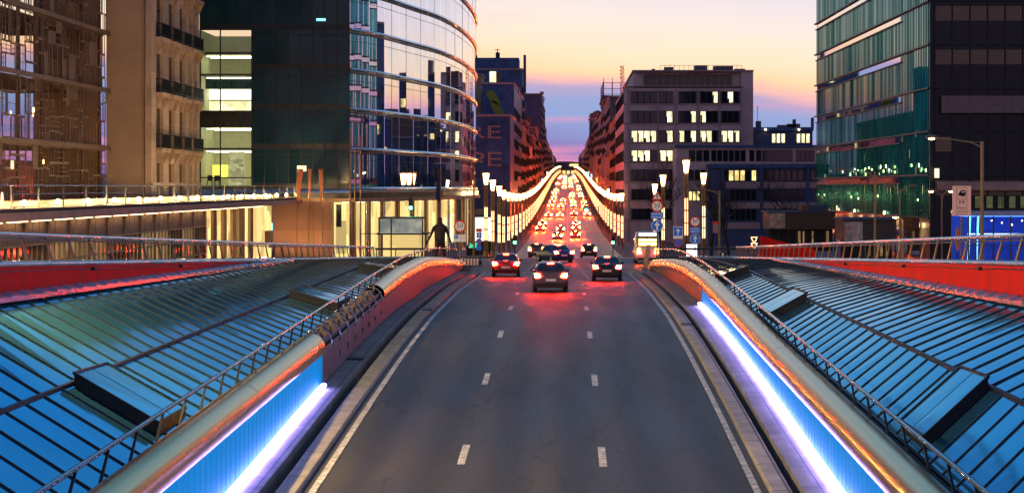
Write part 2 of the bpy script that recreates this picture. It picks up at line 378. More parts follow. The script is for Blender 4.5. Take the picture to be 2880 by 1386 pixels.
def text_mesh(s, size, depth=.004, m=None):
    """Lettering as a mesh standing up in the x-z plane, facing -y, centred."""
    cu = bpy.data.curves.new('lettering', 'FONT'); cu.body = s; cu.size = size; cu.extrude = depth
    cu.align_x = 'CENTER'; cu.align_y = 'CENTER'; cu.resolution_u = 2
    o = bpy.data.objects.new('lettering', cu); C.objects.link(o)
    bpy.context.view_layer.update()
    me = bpy.data.meshes.new_from_object(o.evaluated_get(bpy.context.evaluated_depsgraph_get()))
    bpy.data.objects.remove(o); bpy.data.curves.remove(cu)
    me.transform(Matrix.Rotation(PI/2, 4, 'X'))
    me.materials.clear()
    if m: me.materials.append(m)
    return me
def interp(tab, x):
    """Smooth monotone interpolation of a table."""
    n = len(tab)
    if x <= tab[0][0]: return tab[0][1]
    if x >= tab[-1][0]: return tab[-1][1]
    d = [(tab[i+1][1]-tab[i][1])/(tab[i+1][0]-tab[i][0]) for i in range(n-1)]
    m = [d[0]]+[0 if d[i-1]*d[i] <= 0 else 2*d[i-1]*d[i]/(d[i-1]+d[i]) for i in range(1, n-1)]+[d[-1]]
    for i in range(n-1):
        if x <= tab[i+1][0]:
            h = tab[i+1][0]-tab[i][0]; t = (x-tab[i][0])/h; a, b = tab[i][1], tab[i+1][1]
            return (2*t**3-3*t*t+1)*a+(t**3-2*t*t+t)*h*m[i]+(-2*t**3+3*t*t)*b+(t**3-t*t)*h*m[i+1]
def frange(a, b, st):
    n = max(1, round((b-a)/st)); return [a+(b-a)*i/n for i in range(n+1)]
# ---------------------------------------------------------------- heights of the place (eye level of the bridge = 0)
ZR = [(0, -8.45), (20, -7.52), (30, -7.07), (41, -6.63), (56, -5.97), (69, -5.54), (81, -5.34), (94, -5.34), (106, -5.48), (124, -5.76), (140, -5.95), (167, -6.4), (187, -7.1), (205, -7.75),
      (223, -8.4), (241, -8.9), (277, -9.4), (340, -9.7), (421, -9.3), (513, -8.3), (600, -6.9), (700, -5.2), (800, -3.4), (1000, .3), (1130, 2.2), (1400, 6.2), (1950, 12.7), (2300, 15)]
def zr(d): return interp(ZR, d)
ZT = [(0, -6.27), (41, -5.35), (60, -4.92), (76, -4.48), (86, -4.30), (95, -4.30), (109, -4.62), (122, -5.1), (135, -5.66)]
def zt(d): return interp(ZT, d)                      # axis of the steel tubes
ZL = [(0, -5.42), (41, -4.58), (60, -4.18), (80, -3.80), (93, -3.66), (104, -3.68), (112, -3.78), (124, -4.1), (135, -4.55)]
def zl(d): return interp(ZL, d)                      # ramp hand rail
XA, XP, XB = {1: 6.95, -1: -8.15}, {1: 8.4, -1: -10.1}, {1: 11.1, -1: -12.75}
XW, XT, XL = {1: 5.87, -1: -7.2}, {1: 6.27, -1: -7.6}, {1: 6.6, -1: -7.95}
LIFT = {1: 0., -1: .25}
def zc(d): return -.2-.0359*d                        # coping of the red walls
def zA(d, s): return zl(d)+LIFT[s]*.6-.66
def zB(d, s): return min((-1.92 if s > 0 else -1.70)-.0198*d, zc(d)-.07)
def zP(d, s):
    a, b = zA(d, s), zB(d, s); q = (-4.05 if s > 0 else -4.08)+.0019*d
    return min(q, .5*a+.5*b+.35*max(0, (104-d)/60)+.02)
def zg(d): return -5.15-.68*max(0, min(1, (d-100)/26)) if d < 126 else zr(d)-.05
# ================================================================ ground, roads
def build_ground():
    DS = frange(5, 126, 3)
    b = MB(); b.strip([[(-5.80, d, zr(d)), (-2.5, d, zr(d)+.02), (.8, d, zr(d)+.02), (4.38, d, zr(d))] for d in DS])
    D2 = frange(126, 186, 4)
    b.strip([[(x, d, zr(d)) for x in (-60, -25, -7, 0, 7, 25, 60)] for d in D2])
    struct(b.build('road', asphalt))
    b = MB(); D3 = frange(186, 340, 7)+frange(353, 2100, 13)
    b.strip([[(x, d, zr(d)) for x in (-7.1, 0, 7.1)] for d in D3])
    struct(b.build('street', asphalt_dark))
    for s in (-1, 1):
        b = MB()
        b.sweep(lambda d: [(s*7.12, zr(d)-.1), (s*7.12, zr(d)+.13), (s*11.2, zr(d)+.15), (s*11.2, zr(d)-.1)][::s], D3)
        struct(b.build('pavement', pave_m))
    # wide ground on both sides, below everything
    b = MB(); DG = [-40, 5]+frange(20, 126, 8)
    b.strip([[(-500, d, zg(d)), (-40, d, zg(d)), (-12.9, d, zg(d))] for d in DG])
    b.strip([[(11.3, d, zg(d)), (40, d, zg(d)), (500, d, zg(d))] for d in DG])
    DH = frange(126, 340, 6)+frange(360, 2100, 20)+[2600, 6000]
    b.strip([[(x, d, zr(d)-.06) for x in (-900, -60, -8, 8, 60, 900)] for d in DH])
    struct(b.build('ground', ground_m))
    # painted marks
    b = MB()
    def mark(x0, x1, d0, d1, dz=.028):
        for e in frange(d0, d1, max(2.5, (d1-d0)/20))[:-1]:
            f = e+max(2.5, (d1-d0)/20)
            f = min(f, d1)
            b.quad((x0, e, zr(e)+dz), (x1, e, zr(e)+dz), (x1, f, zr(f)+dz), (x0, f, zr(f)+dz))
    for k, (a, c) in enumerate(((43.7, 46.2), (56.2, 58.7), (68.7, 71.2), (81.2, 83.7), (92.5, 94.6), (103.5, 105.5))):
        mark(.74, .92, a, c)
        if k < 5: mark(-2.58, -2.40, a+.3, c+.3)
    b.strip([[(-5.62, d, zr(d)+.02), (-5.46, d, zr(d)+.02)] for d in DS])
    b.strip([[(4.05, d, zr(d)+.02), (4.21, d, zr(d)+.02)] for d in DS])
    for x in (-5.3, -3.1, -.9, 1.3, 3.5):                       # guide blocks across the junction
        for k in range(14):
            d = 112+k*3.2; xx = x+(k*.05 if x < 0 else -k*.05)
            if 112+k*3.2 < 186: b.box(xx-.08, xx+.08, d, d+.8, zr(d)+.004, zr(d)+.02)
    for x in (-3.55, 0.0, 3.55):                                # dashed lanes down the street
        for k in range(150):
            d = 190+k*6.
            if d < 1000: b.quad((x-.08, d, zr(d)+.012), (x+.08, d, zr(d)+.012), (x+.08, d+2.6, zr(d+2.6)+.012), (x-.08, d+2.6, zr(d+2.6)+.012))
    for d0 in (402, 186.8):
        b.box(-6.8, 6.8, d0, d0+.8, zr(d0)+.003, zr(d0)+.015)
    struct(b.build('road_markings', paint_white))
    DS2 = frange(5, 124, 2.5)
    for s, (k0, k1, g1, p1) in ((-1, (-5.80, -6.25, -6.58, -7.2)), (1, (4.38, 4.81, 5.06, 5.87))):
        b = MB(); b.sweep(lambda d: [(k0, zr(d)-.3), (k0, zr(d)+.10), (k0+s*.03, zr(d)+.13), (k1, zr(d)+.14), (k1, zr(d)-.5)][::-s], DS2)
        struct(b.build('kerb', kerb_m))
        b = MB(); b.sweep(lambda d: [(k1+s*.002, zr(d)-.5), (k1+s*.002, zr(d)-.42), (g1-s*.002, zr(d)-.42), (g1-s*.002, zr(d)-.5)][::-s], DS2)
        struct(b.build('gutter', conc_dark))
        b = MB(); b.sweep(lambda d: [(g1, zr(d)-.5), (g1, zr(d)+.16), (p1, zr(d)+.18), (p1, zr(d)-.5)][::-s], DS2)
        struct(b.build('path', path_m))
build_ground()

# ================================================================ walls along the ramp with their light strips
def ramp_wall(s, lit0, lit1):
    side = 'right' if s > 0 else 'left'
    t = thing('retaining_wall', 'ramp wall lit bright cyan under the unbroken steel tube' if s > 0 else 'ramp wall half lit cyan and half bare brown panels under the broken tube', 'wall', (XW[s], 60, zr(60)))
    x = XW[s]
    def top(d): return zt(d)+LIFT[s]-.05
    b = MB(); ds = frange(5, 134, 3)
    b.sweep(lambda d: [(x+s*.16, zr(min(d, 126))-.4), (x+s*.16, top(d)-.05), (x+s*1.0, zA(d, s)-.12), (x+s*1.0, zr(min(d, 126))-.4)][::-s], ds)
    b.build('backing_wall', conc_dark, t)
    # lit panels with their seams, in lengths
    def panels(d0, d1, step, name, m, gap=.03, cap=100):
        items = []
        n = round((d1-d0)/step)
        for i in range(n):
            a, c = d0+i*step, d0+(i+1)*step-gap
            p = MB()
            z0a, z0c = zr(min(a, 126))+.19, zr(min(c, 126))+.19
            z1a, z1c = max(z0a+.02, top(a)), max(z0c+.02, top(c))
            p.add([(x, a, z0a), (x, c, z0c), (x, c, z1c), (x, a, z1a), (x+s*.09, a, z0a), (x+s*.09, c, z0c), (x+s*.09, c, z1c), (x+s*.09, a, z1a)],
                  [(0, 1, 2, 3)[::s], (4, 7, 6, 5)[::s], (0, 4, 5, 1)[::s], (3, 2, 6, 7)[::s], (0, 3, 7, 4)[::s], (1, 5, 6, 2)[::s]])
            items.append(p)
        for p in items: p.build(name, m, t)
    panels(lit0, lit1, .56, 'lit_panel', led_panel, .05)
    panels(lit1+.05, 130, 1.6 if s < 0 else 1.6, 'plain_panel', corr_m)
    b = MB(); b.sweep(lambda d: [(x-s*.20, zr(d)+.24), (x-s*.20, zr(d)+.30), (x-s*.14, zr(d)+.33), (x-s*.06, zr(d)+.31), (x-s*.002, zr(d)+.24)][::s], frange(lit0-4, lit1-.5, 2.5))
    b.build('led_strip', led_m, t)
    # ledge on top, behind the tube
    b = MB(); b.sweep(lambda d: [(x+s*.2, top(d)), (x+s*.2, top(d)+.12), (x+s*1.0, zA(d, s)+.0), (x+s*1.0, zA(d, s)-.1)][::-s], ds)
    b.build('ledge', corr_m if s < 0 else conc_dark, t)
    return t
ramp_wall(1, 28, 82.4); ramp_wall(-1, 28, 55.2)

def steel_tube(s, d0, d1, label, seams):
    t = thing('steel_tube', label, 'metal tube', (XT[s], d0, zt(d0)+LIFT[s]))
    x = XT[s]; r = .43
    fade = lambda d: LIFT[s]*max(0, min(1, (125-d)/30))
    b = MB(); b.tube([(x, d, zt(d)+fade(d)) for d in frange(d0, d1, 1.6)], r, 28, caps=False)
    # a thin inner skin so the open ends show the metal's thickness
    b.tube([(x, d, zt(d)+fade(d)) for d in (d0, d0+1.2)], r-.02, 28, caps=False); b.tube([(x, d, zt(d)+fade(d)) for d in (d1-1.2, d1)], r-.02, 28, caps=False)
    b.build('tube_shell', steel, t)
    for d in seams:
        q = MB(); q.tube([(x, e, zt(e)+fade(e)) for e in (d, d+.03)], r+.004, 28, caps=False); q.build('seam', frame_dark, t)
    return t
steel_tube(1, 28, 134.6, 'unbroken brushed steel tube curving over the cyan lit right wall of the ramp', (54.5, 82, 96.5, 112))
steel_tube(-1, 28, 55.8, 'brushed steel tube ending in front of the bare hoops, over cyan light', (44,))
steel_tube(-1, 74.0, 132.0, 'brushed steel tube curving away beyond the bare hoops to the crossing', (95, 112))
def hoops():
    t = thing('hoop_frame', 'bare bent hoops and brackets where the steel tube cover is missing', 'metal frame', (XT[-1], 65, zt(65)))
    for k in range(8):
        d = 57.3+k*2.2; x, z = XT[-1], zt(d)+LIFT[-1]
        b = MB(); b.tube([(x+.43*math.cos(a), d, z+.43*math.sin(a)) for a in frange(-.5, 2.3, .2)], .022, 6); b.build('hoop', rail_m, t)
        b = MB(); b.bar((x+.12, d, z+.5), (x+.12, d, z-.55), .07); b.bar((x+.12, d, z-.55), (x+.42, d, z-.62), .06); b.bar((x+.42, d, z-.62), (x+.42, d, z-.45), .04); b.build('bracket', post_m, t)
        b = MB(); b.box(x-.30, x+.12, d-.5, d+.35, z+.02, z+.30); b.build('ledge_block', corr_m, t)
    b = MB(); b.tube([(XT[-1]+.32, d, zt(d)+LIFT[-1]-.30) for d in frange(55.9, 73.9, 2)], .02, 6); b.tube([(XT[-1]+.32, d, zt(d)+LIFT[-1]+.16) for d in frange(55.9, 73.9, 2)], .014, 6)
    b.build('tie_rod', post_m, t)
hoops()

# ================================================================ railings
def railing(xs, ztop, zfoot, d0, d1, step, lean, label, post_w, r, m_post, dx=0):
    t = thing('railing', label, 'railing', (xs(d0), d0, zfoot(d0)))
    b = MB(); b.tube([(xs(d), d, ztop(d)) for d in frange(d0, d1, 1.5)], r, 10); b.build('top_rail', rail_m if r > .055 else ramp_rail_m, t)
    if r > .055: b = MB(); b.tube([(xs(d), d, ztop(d)-.11) for d in frange(d0, d1, 1.5)], r*.42, 6); b.build('lower_rail', post_m, t)
    for d in frange(d0+.3, d1-.2, step):
        e = d+lean
        p = MB(); z0, z1 = zfoot(e)-.02, ztop(d)-.02
        x0, x1 = xs(e)+dx, xs(d); w = post_w; th = .022
        p.add([(x0-th, e-w, z0), (x0+th, e-w, z0), (x0+th, e+w, z0), (x0-th, e+w, z0), (x1-th, d-w*.45, z1), (x1+th, d-w*.45, z1), (x1+th, d+w*.45, z1), (x1-th, d+w*.45, z1)],
              [(0, 3, 2, 1), (4, 5, 6, 7), (0, 1, 5, 4), (1, 2, 6, 5), (2, 3, 7, 6), (3, 0, 4, 7)])
        p.build('post', m_post, t)
    return t
for s in (1, -1):
    railing(lambda d: XL[s]-s*.3*max(0, (d-112)/23)**2, lambda d: zl(d)+LIFT[s]*max(0, min(1, (125-d)/30)), lambda d: zt(d)+LIFT[s]*max(0, min(1, (125-d)/30))+.08, 28, 134.6 if s > 0 else 131.5, 2.2, -.9,
            'hand rail on slanted posts beside the ' + ('unbroken tube, along the right glass roof' if s > 0 else 'bare hoops, along the left glass roof'), .07, .048, frame_dark)
    railing(lambda d: XB[s]+s*.12, lambda d: zc(d)+.66, lambda d: zc(d)+.05, 27, 125, 2.1, .75 if s < 0 else .75,
            'upper hand rail on the metal coping of the ' + ('brighter red wall at right' if s > 0 else 'darker red wall at left'), .09, .06, pole_y if s > 0 else post_m)

# ================================================================ glass roofs, red walls
def glass_roof(s):
    t = thing('glass_roof', 'blue sloping glass roof with dark bars on the ' + ('right of the ramp' if s > 0 else 'left of the ramp'), 'glass roof', (XP[s], 60, zP(60, s)))
    # panes lie in steps between the bars, each very slightly turned
    rnd = random.Random(5+s)
    ds = frange(27.5, 125, 1.25)
    gl = MB()
    for i in range(len(ds)-1):
        a, c = ds[i]+.02, ds[i+1]-.02
        for (X0, Z0, X1, Z1) in ((XA[s], zA, XP[s], zP), (XP[s], zP, XB[s], zB)):
            j = [rnd.uniform(-.006, .006) for _ in range(4)]
            p = [(X0, a, Z0(a, s)+j[0]), (X0, c, Z0(c, s)+j[1]), (X1, c, Z1(c, s)+j[2]), (X1, a, Z1(a, s)+j[3])]
            gl.quad(*(p if s < 0 else p[::-1]))
    gl.build('glazing', roof_glass, t)
    for d in ds:
        b = MB(); w = .05
        b.bar((XA[s], d, zA(d, s)+.012), (XP[s], d, zP(d, s)+.012), w, .035); b.bar((XP[s], d, zP(d, s)+.012), (XB[s], d, zB(d, s)+.012), w, .035)
        b.build('glazing_bar', frame_dark, t)
    b = MB(); b.sweep(lambda d: [(XP[s]-.05, zP(d, s)-.05), (XP[s]+.05, zP(d, s)-.05), (XP[s]+.05, zP(d, s)+.045), (XP[s]-.05, zP(d, s)+.045)], frange(27.5, 125, 2.5)); b.build('purlin', frame_dark, t)
    b = MB(); b.sweep(lambda d: [(XA[s]-.05, zA(d, s)-.12), (XA[s]+.05, zA(d, s)-.12), (XA[s]+.05, zA(d, s)+.03), (XA[s]-.05, zA(d, s)+.03)], frange(27.5, 125, 2.5)); b.build('edge_beam', frame_dark, t)
    # stepped flashing under the red wall
    for i in range(0, len(ds)-1):
        a, c = ds[i], ds[i+1]
        if zc(a)-zB(a, s) < .12: continue
        b = MB(); x0, x1 = XB[s]-s*.24, XB[s]-s*.01
        b.add([(x0, a, zB(a, s)-.05), (x0, c, zB(c, s)-.05), (x1, c, zB(c, s)+.13), (x1, a, zB(a, s)+.17), (x0, a, zB(a, s)+.09), (x0, c, zB(c, s)+.03), (x1, c, zB(c, s)+.15), (x1, a, zB(a, s)+.19)],
              [(0, 1, 2, 3), (4, 7, 6, 5), (0, 4, 5, 1), (1, 5, 6, 2), (2, 6, 7, 3), (3, 7, 4, 0)])
        b.build('flashing', coping_m, t)
    # opened smoke hatches
    for (d0, d1, h) in (((37.3, 39.9, .25), (65.5, 69.5, .24), (86.5, 90.5, .22)) if s > 0 else ((38.2, 40.9, .25), (67.8, 71.8, .24), (90, 94, .22))):
        q = lambda f, d: (XP[s]+(XA[s]-XP[s])*f, zP(d, s)+(zA(d, s)-zP(d, s))*f)
        f0, f1 = .05, .93; b = MB(); vs = []
        for dz0, dz1 in ((0, 0), (h, h-.06)):
            for d, f, dz in ((d0, f0, dz0), (d0, f1, dz0), (d1, f1, dz1), (d1, f0, dz1)):
                x, z = q(f, d); vs.append((x, d, z+dz+.02))
        b.add(vs, [(0, 1, 2, 3), (0, 4, 5, 1), (1, 5, 6, 2), (2, 6, 7, 3), (3, 7, 4, 0), (4, 7, 6, 5)])
        fr = b.build('vent_hatch', roof_dark, t)
        b = MB(); v4 = [Vector(p)+Vector((0, 0, .02)) for p in vs[4:]]
        mids = [v4[0]*.5+v4[3]*.5, v4[1]*.5+v4[2]*.5]
        b.quad(v4[0], v4[1], mids[1]+Vector((0, -.03, 0)), mids[0]+Vector((0, -.03, 0))); b.quad(mids[0]+Vector((0, .03, 0)), mids[1]+Vector((0, .03, 0)), v4[2], v4[3])
        b.build('hatch_glass', roof_glass, fr)
        b = MB()
        for i in range(4): b.bar(v4[i], v4[(i+1) % 4], .06, .06)
        b.build('hatch_frame', frame_dark, fr)
for s in (1, -1): glass_roof(s)
def red_wall(s):
    t = thing('red_wall', ('bright red panelled wall between the right glass roof and its metal coping' if s > 0 else 'darker red panelled wall between the left glass roof and its metal coping'), 'wall', (XB[s], 60, zc(60)))
    ds = frange(27, 104, 1.25); rnd = random.Random(2)
    for i in range(len(ds)-1):
        a, c = ds[i]+.006, ds[i+1]-.006; o = s*rnd.uniform(0, .035)
        if zc(a)-zB(a, s) < .1: continue
        b = MB(); x0, x1 = XB[s]+o, XB[s]+s*.12
        b.add([(x0, a, zB(a, s)-.1), (x0-s*.035, c, zB(c, s)-.1), (x0-s*.035, c, zc(c)), (x0, a, zc(a)), (x1, a, zB(a, s)-.1), (x1, c, zB(c, s)-.1), (x1, c, zc(c)), (x1, a, zc(a))],
              [(0, 1, 2, 3)[::s], (4, 7, 6, 5)[::s], (0, 4, 5, 1)[::s], (1, 5, 6, 2)[::s], (2, 6, 7, 3)[::s], (3, 7, 4, 0)[::s]])
        b.build('panel', red_m, t)
    ds = frange(27, 126, 1.9)
    for i in range(len(ds)-1):
        a, c = ds[i]+.01, ds[i+1]-.01
        b = MB(); b.sweep(lambda d: [(XB[s]+s*.12+.20*math.cos(k*2*PI/12), zc(d)-.03+.085*math.sin(k*2*PI/12)) for k in range(12)], [a, c], smooth=True)
        b.build('coping', coping_m, t)
    b = MB(); b.tube([(XB[s]-s*.06, d, zc(d)-.16-.03*abs(math.sin(d*.33))) for d in frange(27, 100, 1.5)], .012, 5); b.build('cable', frame_dark, t)
    for d in (33, 41.6, 50.5, 62, 75):
        b = MB(); b.box(XB[s]-.12, XB[s]+.12, d-.16, d+.16, zc(d)-.22, zc(d)-.13); b.build('lamp_bracket', frame_dark, t)
for s in (1, -1): red_wall(s)
# end walls behind the roofs
for s in (1, -1):
    xa, xb = (7.5, 12.2) if s > 0 else (-12.9, -8.9)
    t = thing('end_parapet', 'blue capped low parapet with a dark bar closing the ' + ('right glass roof' if s > 0 else 'left glass roof'), 'parapet', ((xa+xb)/2, 126.5, -5.8))
    b = MB(); b.box(xa, xb, 126.2, 126.6, -6.2, -4.84); b.build('wall', conc_dark, t)
    b = MB(); b.box(xa-.05, xb+.05, 126.1, 126.7, -4.838, -4.68); b.build('capping', coping_m, t)
    b = MB(); b.box(xa, xb, 126.3, 126.42, -4.24, -4.10)
    for x in frange(xa+.1, xb-.1, 1.4): b.box(x-.03, x+.03, 126.33, 126.39, -4.678, -4.24)
    b.build('dark_bar', frame_dark, t)

# drains and covers in the paths
for (x, d, dz, w, lab) in ((-6.9, 61.5, .185, .55, 'iron drain grating in the left path below the bare hoops'), (-5.95, 80, .15, .4, 'small iron grating in the left kerb near the crest'), (4.6, 73, .15, .4, 'small iron grating in the right kerb beside the cyan panels')):
    q = MB(); z = zr(d)+dz
    if w < .6:
        q.box(x-w/2, x+w/2, d-.45, d+.45, z-.05, z+.012)
        o = q.build('drain_grating', iron_m)
    else:
        q.lathe([(0, .0), (.30, .0), (.31, -.01), (.36, -.01), (.37, -.04)][::-1], 24, (x, d, z)); o = q.build('manhole_cover', iron_m)
    tag(o, lab, 'drain')
# ================================================================ buildings
def px(x, d): return (x-1596)*d/5300
def pz(y, d): return -(y-525)*d/5300
def pick(rnd, opts):
    r = rnd.random(); a = 0
    for p, v in opts:
        a += p
        if r < a: return v
    return opts[-1][1]
_WM = {}
def win_mesh(w, h, lights, frame_m, pane_m, axis, depth=.22):
    """A window: returns (frame mesh, pane mesh) standing at the origin, facing -y (axis 'y') or -x / +x (axis 'l' / 'r')."""
    key = (round(w, 2), round(h, 2), lights, frame_m.name, pane_m.name, axis)
    if key in _WM: return _WM[key]
    f, p = MB(), MB(); t = .07
    f.box(-w/2-t, w/2+t, -depth*.4, .01, -t, 0); f.box(-w/2-t, w/2+t, -depth*.4, .01, h, h+t)
    f.box(-w/2-t, -w/2, -depth*.4, .01, 0, h); f.box(w/2, w/2+t, -depth*.4, .01, 0, h)
    for i in range(1, lights): x = -w/2+w*i/lights; f.box(x-.04, x+.04, -depth*.3, .01, 0, h)
    p.quad((-w/2, -.02, 0), (w/2, -.02, 0), (w/2, -.02, h), (-w/2, -.02, h))
    rot = {'y': 0, 'l': PI/2, 'r': -PI/2}[axis]
    out = []
    for mb, m, n in ((f, frame_m, 'window'), (p, pane_m, 'pane')):
        me = mb.mesh(n, m)
        me.transform(Matrix.Rotation({'y': 0, 'l': -PI/2, 'r': PI/2}[axis], 4, 'Z')); out.append(me)
    _WM[key] = out
    return out
def window(parent, x, y, z, w, h, lights, pane_m, axis='y', frame_m=None):
    fm, pm = win_mesh(w, h, lights, frame_m or frame_dark, pane_m, axis)
    o = place(fm, 'window', parent, (x, y, z)); ROOT[o.name] = Vector((x, y, z))
    q = place(pm, 'pane', o, (x, y, z)); return o
def block(name, label, cat, x0, x1, d0, d1, z0, z1, m, face=True, side=0, ws=None, rnd=None, roof=None, wid=2.2, hei=1.7, step=3.6, lev=3.4, lights=2, opts=None, group=None, trim=None):
    """A street building: walls, cornices, windows on its front (towards -y) and on its street side (side +1 faces +x, -1 faces -x)."""
    rnd = rnd or random.Random(int(d0*7+x0))
    t = thing(name, label, cat, ((x0+x1)/2, (d0+d1)/2, z0), group)
    b = MB(); b.box(x0, x1, d0, d1, z0, z1); b.build('wall', m, t)
    c = MB(); c.box(x0-.25, x1+.25, d0-.25, d1+.25, z1+.003, z1+.45); c.build('cornice', trim or beige_d, t)
    opts = opts or ((.80, win_dark), (.10, dim_w), (.10, amber_w))
    n = int((z1-z0-4.5)/lev); left = 100
    cells = []
    if side:
        X = x1 if side > 0 else x0
        k = max(1, int((d1-d0-1)/step))
        for i in range(n):
            for j in range(k): cells.append((X, d0+(d1-d0)*(j+.5)/k, z0+4.2+i*lev, 'r' if side > 0 else 'l'))
    if face:
        k = max(1, int((x1-x0-.6)/step))
        for i in range(n):
            for j in range(k): cells.append((x0+(x1-x0)*(j+.5)/k, d0, z0+4.2+i*lev, 'y'))
    for X, Y, Z, ax in cells[-100:]: window(t, X, Y, Z, wid, hei, lights, pick(rnd, opts), ax)
    if side:
        X = x1 if side > 0 else x0
        for i in range(0, n, 2):
            if rnd.random() < .75:
                e0 = d0+(d1-d0)*rnd.uniform(.05, .4); e1 = e0+(d1-d0)*rnd.uniform(.25, .5)
                b = MB(); zz = z0+4.0+i*lev; b.box(min(X, X+side*.7), max(X, X+side*.7), e0, e1, zz-.30, zz-.12); b.box(min(X+side*.62, X+side*.7), max(X+side*.62, X+side*.7), e0, e1, zz-.118, zz+.75)
                b.build('balcony', grey_f if rnd.random() < .5 else m, t)
        b = MB(); b.box(min(X, X+side*.35), max(X, X+side*.35), d0+.3, d1-.3, z0+3.3, z0+3.7); b.build('string_course', trim or beige_d, t)
        gl = MB(); gl.quad((X+side*.03, d0+1, z0+.3), (X+side*.03, d1-1, z0+.3), (X+side*.03, d1-1, z0+3.1), (X+side*.03, d0+1, z0+3.1)); gl.build('shop_window', pick(rnd, ((.5, dim_w), (.25, amber_w), (.25, win_dark))), t)
    return t
# ---------------------------------------------------------------- round glass tower
ARC = [(-18.5, 160), (-16.5, 165), (-14.6, 174.5), (-12.6, 185), (-11.4, 198), (-10.9, 213), (-11.1, 228), (-12.3, 242), (-15, 254)]
def arc(n=34):
    P = []; k = len(ARC)-1
    for i in range(n+1):
        u = i/n*k; j = min(int(u), k-1); f = u-j
        p = [Vector(ARC[max(0, min(k, j+o))]+(0,)) for o in (-1, 0, 1, 2)]
        q = .5*((2*p[1])+(p[2]-p[0])*f+(2*p[0]-5*p[1]+4*p[2]-p[3])*f*f+(3*p[1]-p[0]-3*p[2]+p[3])*f**3)
        P.append((q.x, q.y))
    return P
def round_tower():
    t = thing('glass_tower', 'round mirror glass office tower with polished rings and a dark flat flank', 'office tower', (-22, 185, -6.5))
    A = arc(); lv = 3.37; base = -.18
    def off(i, o):
        a = Vector(A[max(0, i-1)]); c = Vector(A[min(len(A)-1, i+1)]); tt = (c-a).normalized(); return (A[i][0]+tt.y*o, A[i][1]-tt.x*o)
    rnd = random.Random(3)
    for k in range(9):
        z0, z1 = base+k*lv, base+(k+1)*lv
        b = MB()
        for i in range(len(A)-1):
            j = [rnd.uniform(-.012, .012) for _ in range(2)]
            p0, p1 = off(i, j[0]), off(i+1, j[1])
            f = .02
            b.quad((p0[0]+(p1[0]-p0[0])*f, p0[1]+(p1[1]-p0[1])*f, z0), (p0[0]+(p1[0]-p0[0])*(1-f), p0[1]+(p1[1]-p0[1])*(1-f), z0), (p0[0]+(p1[0]-p0[0])*(1-f), p0[1]+(p1[1]-p0[1])*(1-f), z1), (p0[0]+(p1[0]-p0[0])*f, p0[1]+(p1[1]-p0[1])*f, z1))
        b.build('glass_band', tower_glass, t)
        b = MB(); b.tube([(*off(i, .10), z0) for i in range(len(A))], .15, 12); b.build('ring', ring_m, t)
        b = MB(); b.tube([(*off(i, .05), z0-.27) for i in range(len(A))], .07, 8); b.build('ring', brown_metal, t)
        b = MB(); b.tube([(*off(i, .0), z0+.72*lv) for i in range(len(A))], .022, 5, smooth=False); b.build('transom', frame_dark, t)
    b = MB()
    for i in range(len(A)):
        if i % 2 == 0: p = off(i, -.02); b.box(p[0]-.03, p[0]+.03, p[1]-.03, p[1]+.03, base, base+9*lv)
    b.build('mullions', frame_dark, t)
    b = MB(); b.prism([A[0]]+A+[(-31, 254), (-31, 160.4)], 'z', base+9*lv, base+9*lv+.6); b.build('roof', spandrel, t)
    # flat dark flank, floor by floor
    x0, x1 = -31.2, -18.52; lx = -26.75
    for k in range(9):
        z0 = base+k*lv; xa = lx if k in (0, 1, 2, 3) else x0
        b = MB(); n = 8 if k < 4 else 12
        for i in range(n):
            a, c = xa+(x1-xa)*i/n+.025, xa+(x1-xa)*(i+1)/n-.025
            jy = rnd.uniform(-.015, .015)
            b.quad((a, 160+jy, z0+.45), (c, 160-jy, z0+.45), (c, 160-jy, z0+lv), (a, 160+jy, z0+lv))
        b.build('dark_glazing', dark_glass, t)
        b = MB(); b.box(xa, x1, 160.0, 160.3, z0+.0, z0+.448); b.build('spandrel_band', spandrel, t)
        b = MB()
        for i in range(n+1): x = xa+(x1-xa)*i/n; b.box(x-.035, x+.035, 159.93, 160.02, z0, z0+lv-.004)
        b.box(xa, x1, 159.95, 160.01, z0+.85*lv, z0+.87*lv)
        b.build('mullions', frame_dark, t)
    b = MB(); b.box(lx, x1, 160.45, 160.6, base, base+4*lv); b.box(x0, x1, 160.45, 160.6, base+4*lv, base+9*lv); b.box(x1-.2, x1, 160.3, 168, base, base+9*lv); b.build('core_wall', black_m, t)
    b = MB(); b.box(-19.6, -18.9, 160.2, 160.4, 2, 2.9); b.build('lit_room_window', screen_b, t)
    b = MB(); b.box(px(836, 160), px(862, 160), 159.90, 159.94, pz(482, 160), pz(466, 160)); b.build('lit_window_patch', pale_w, t)
    b = MB(); b.box(px(890, 160), px(916, 160), 159.90, 159.94, pz(60, 160), pz(53, 160)); b.build('lit_ceiling_window', screen_b, t)
    # lit stack of rooms at the left end of the flank: rooms with floors, ceilings, lamps and walls that glow by themselves
    zt_ = base+4*lv
    b = MB(); b.box(x0, lx, 167, 167.2, base, zt_); b.box(x0-.15, x0, 160.3, 167.2, base, zt_); b.box(lx, lx+.15, 160.61, 167.2, base, zt_); b.build('room_back_wall', room_wall, t)
    for (y0, y1) in ((146, 152), (208, 213), (313, 357), (416, 421), (523, 533)):
        b = MB(); b.box(x0, lx, 160.35, 166.9, pz(y1, 160), pz(y0, 160)); b.build('floor_slab', spandrel if y1-y0 > 20 else grey_f, t)
    for (y, n) in ((153, 2), (214, 2), (358, 3), (422, 3)):
        for i in range(n):
            b = MB(); yy = 161.3+i*1.8; b.box(x0+.3, lx-.3, yy, yy+.35, pz(y, 160)-.13, pz(y, 160)-.07); b.build('ceiling_lamp', ceil_light, t)
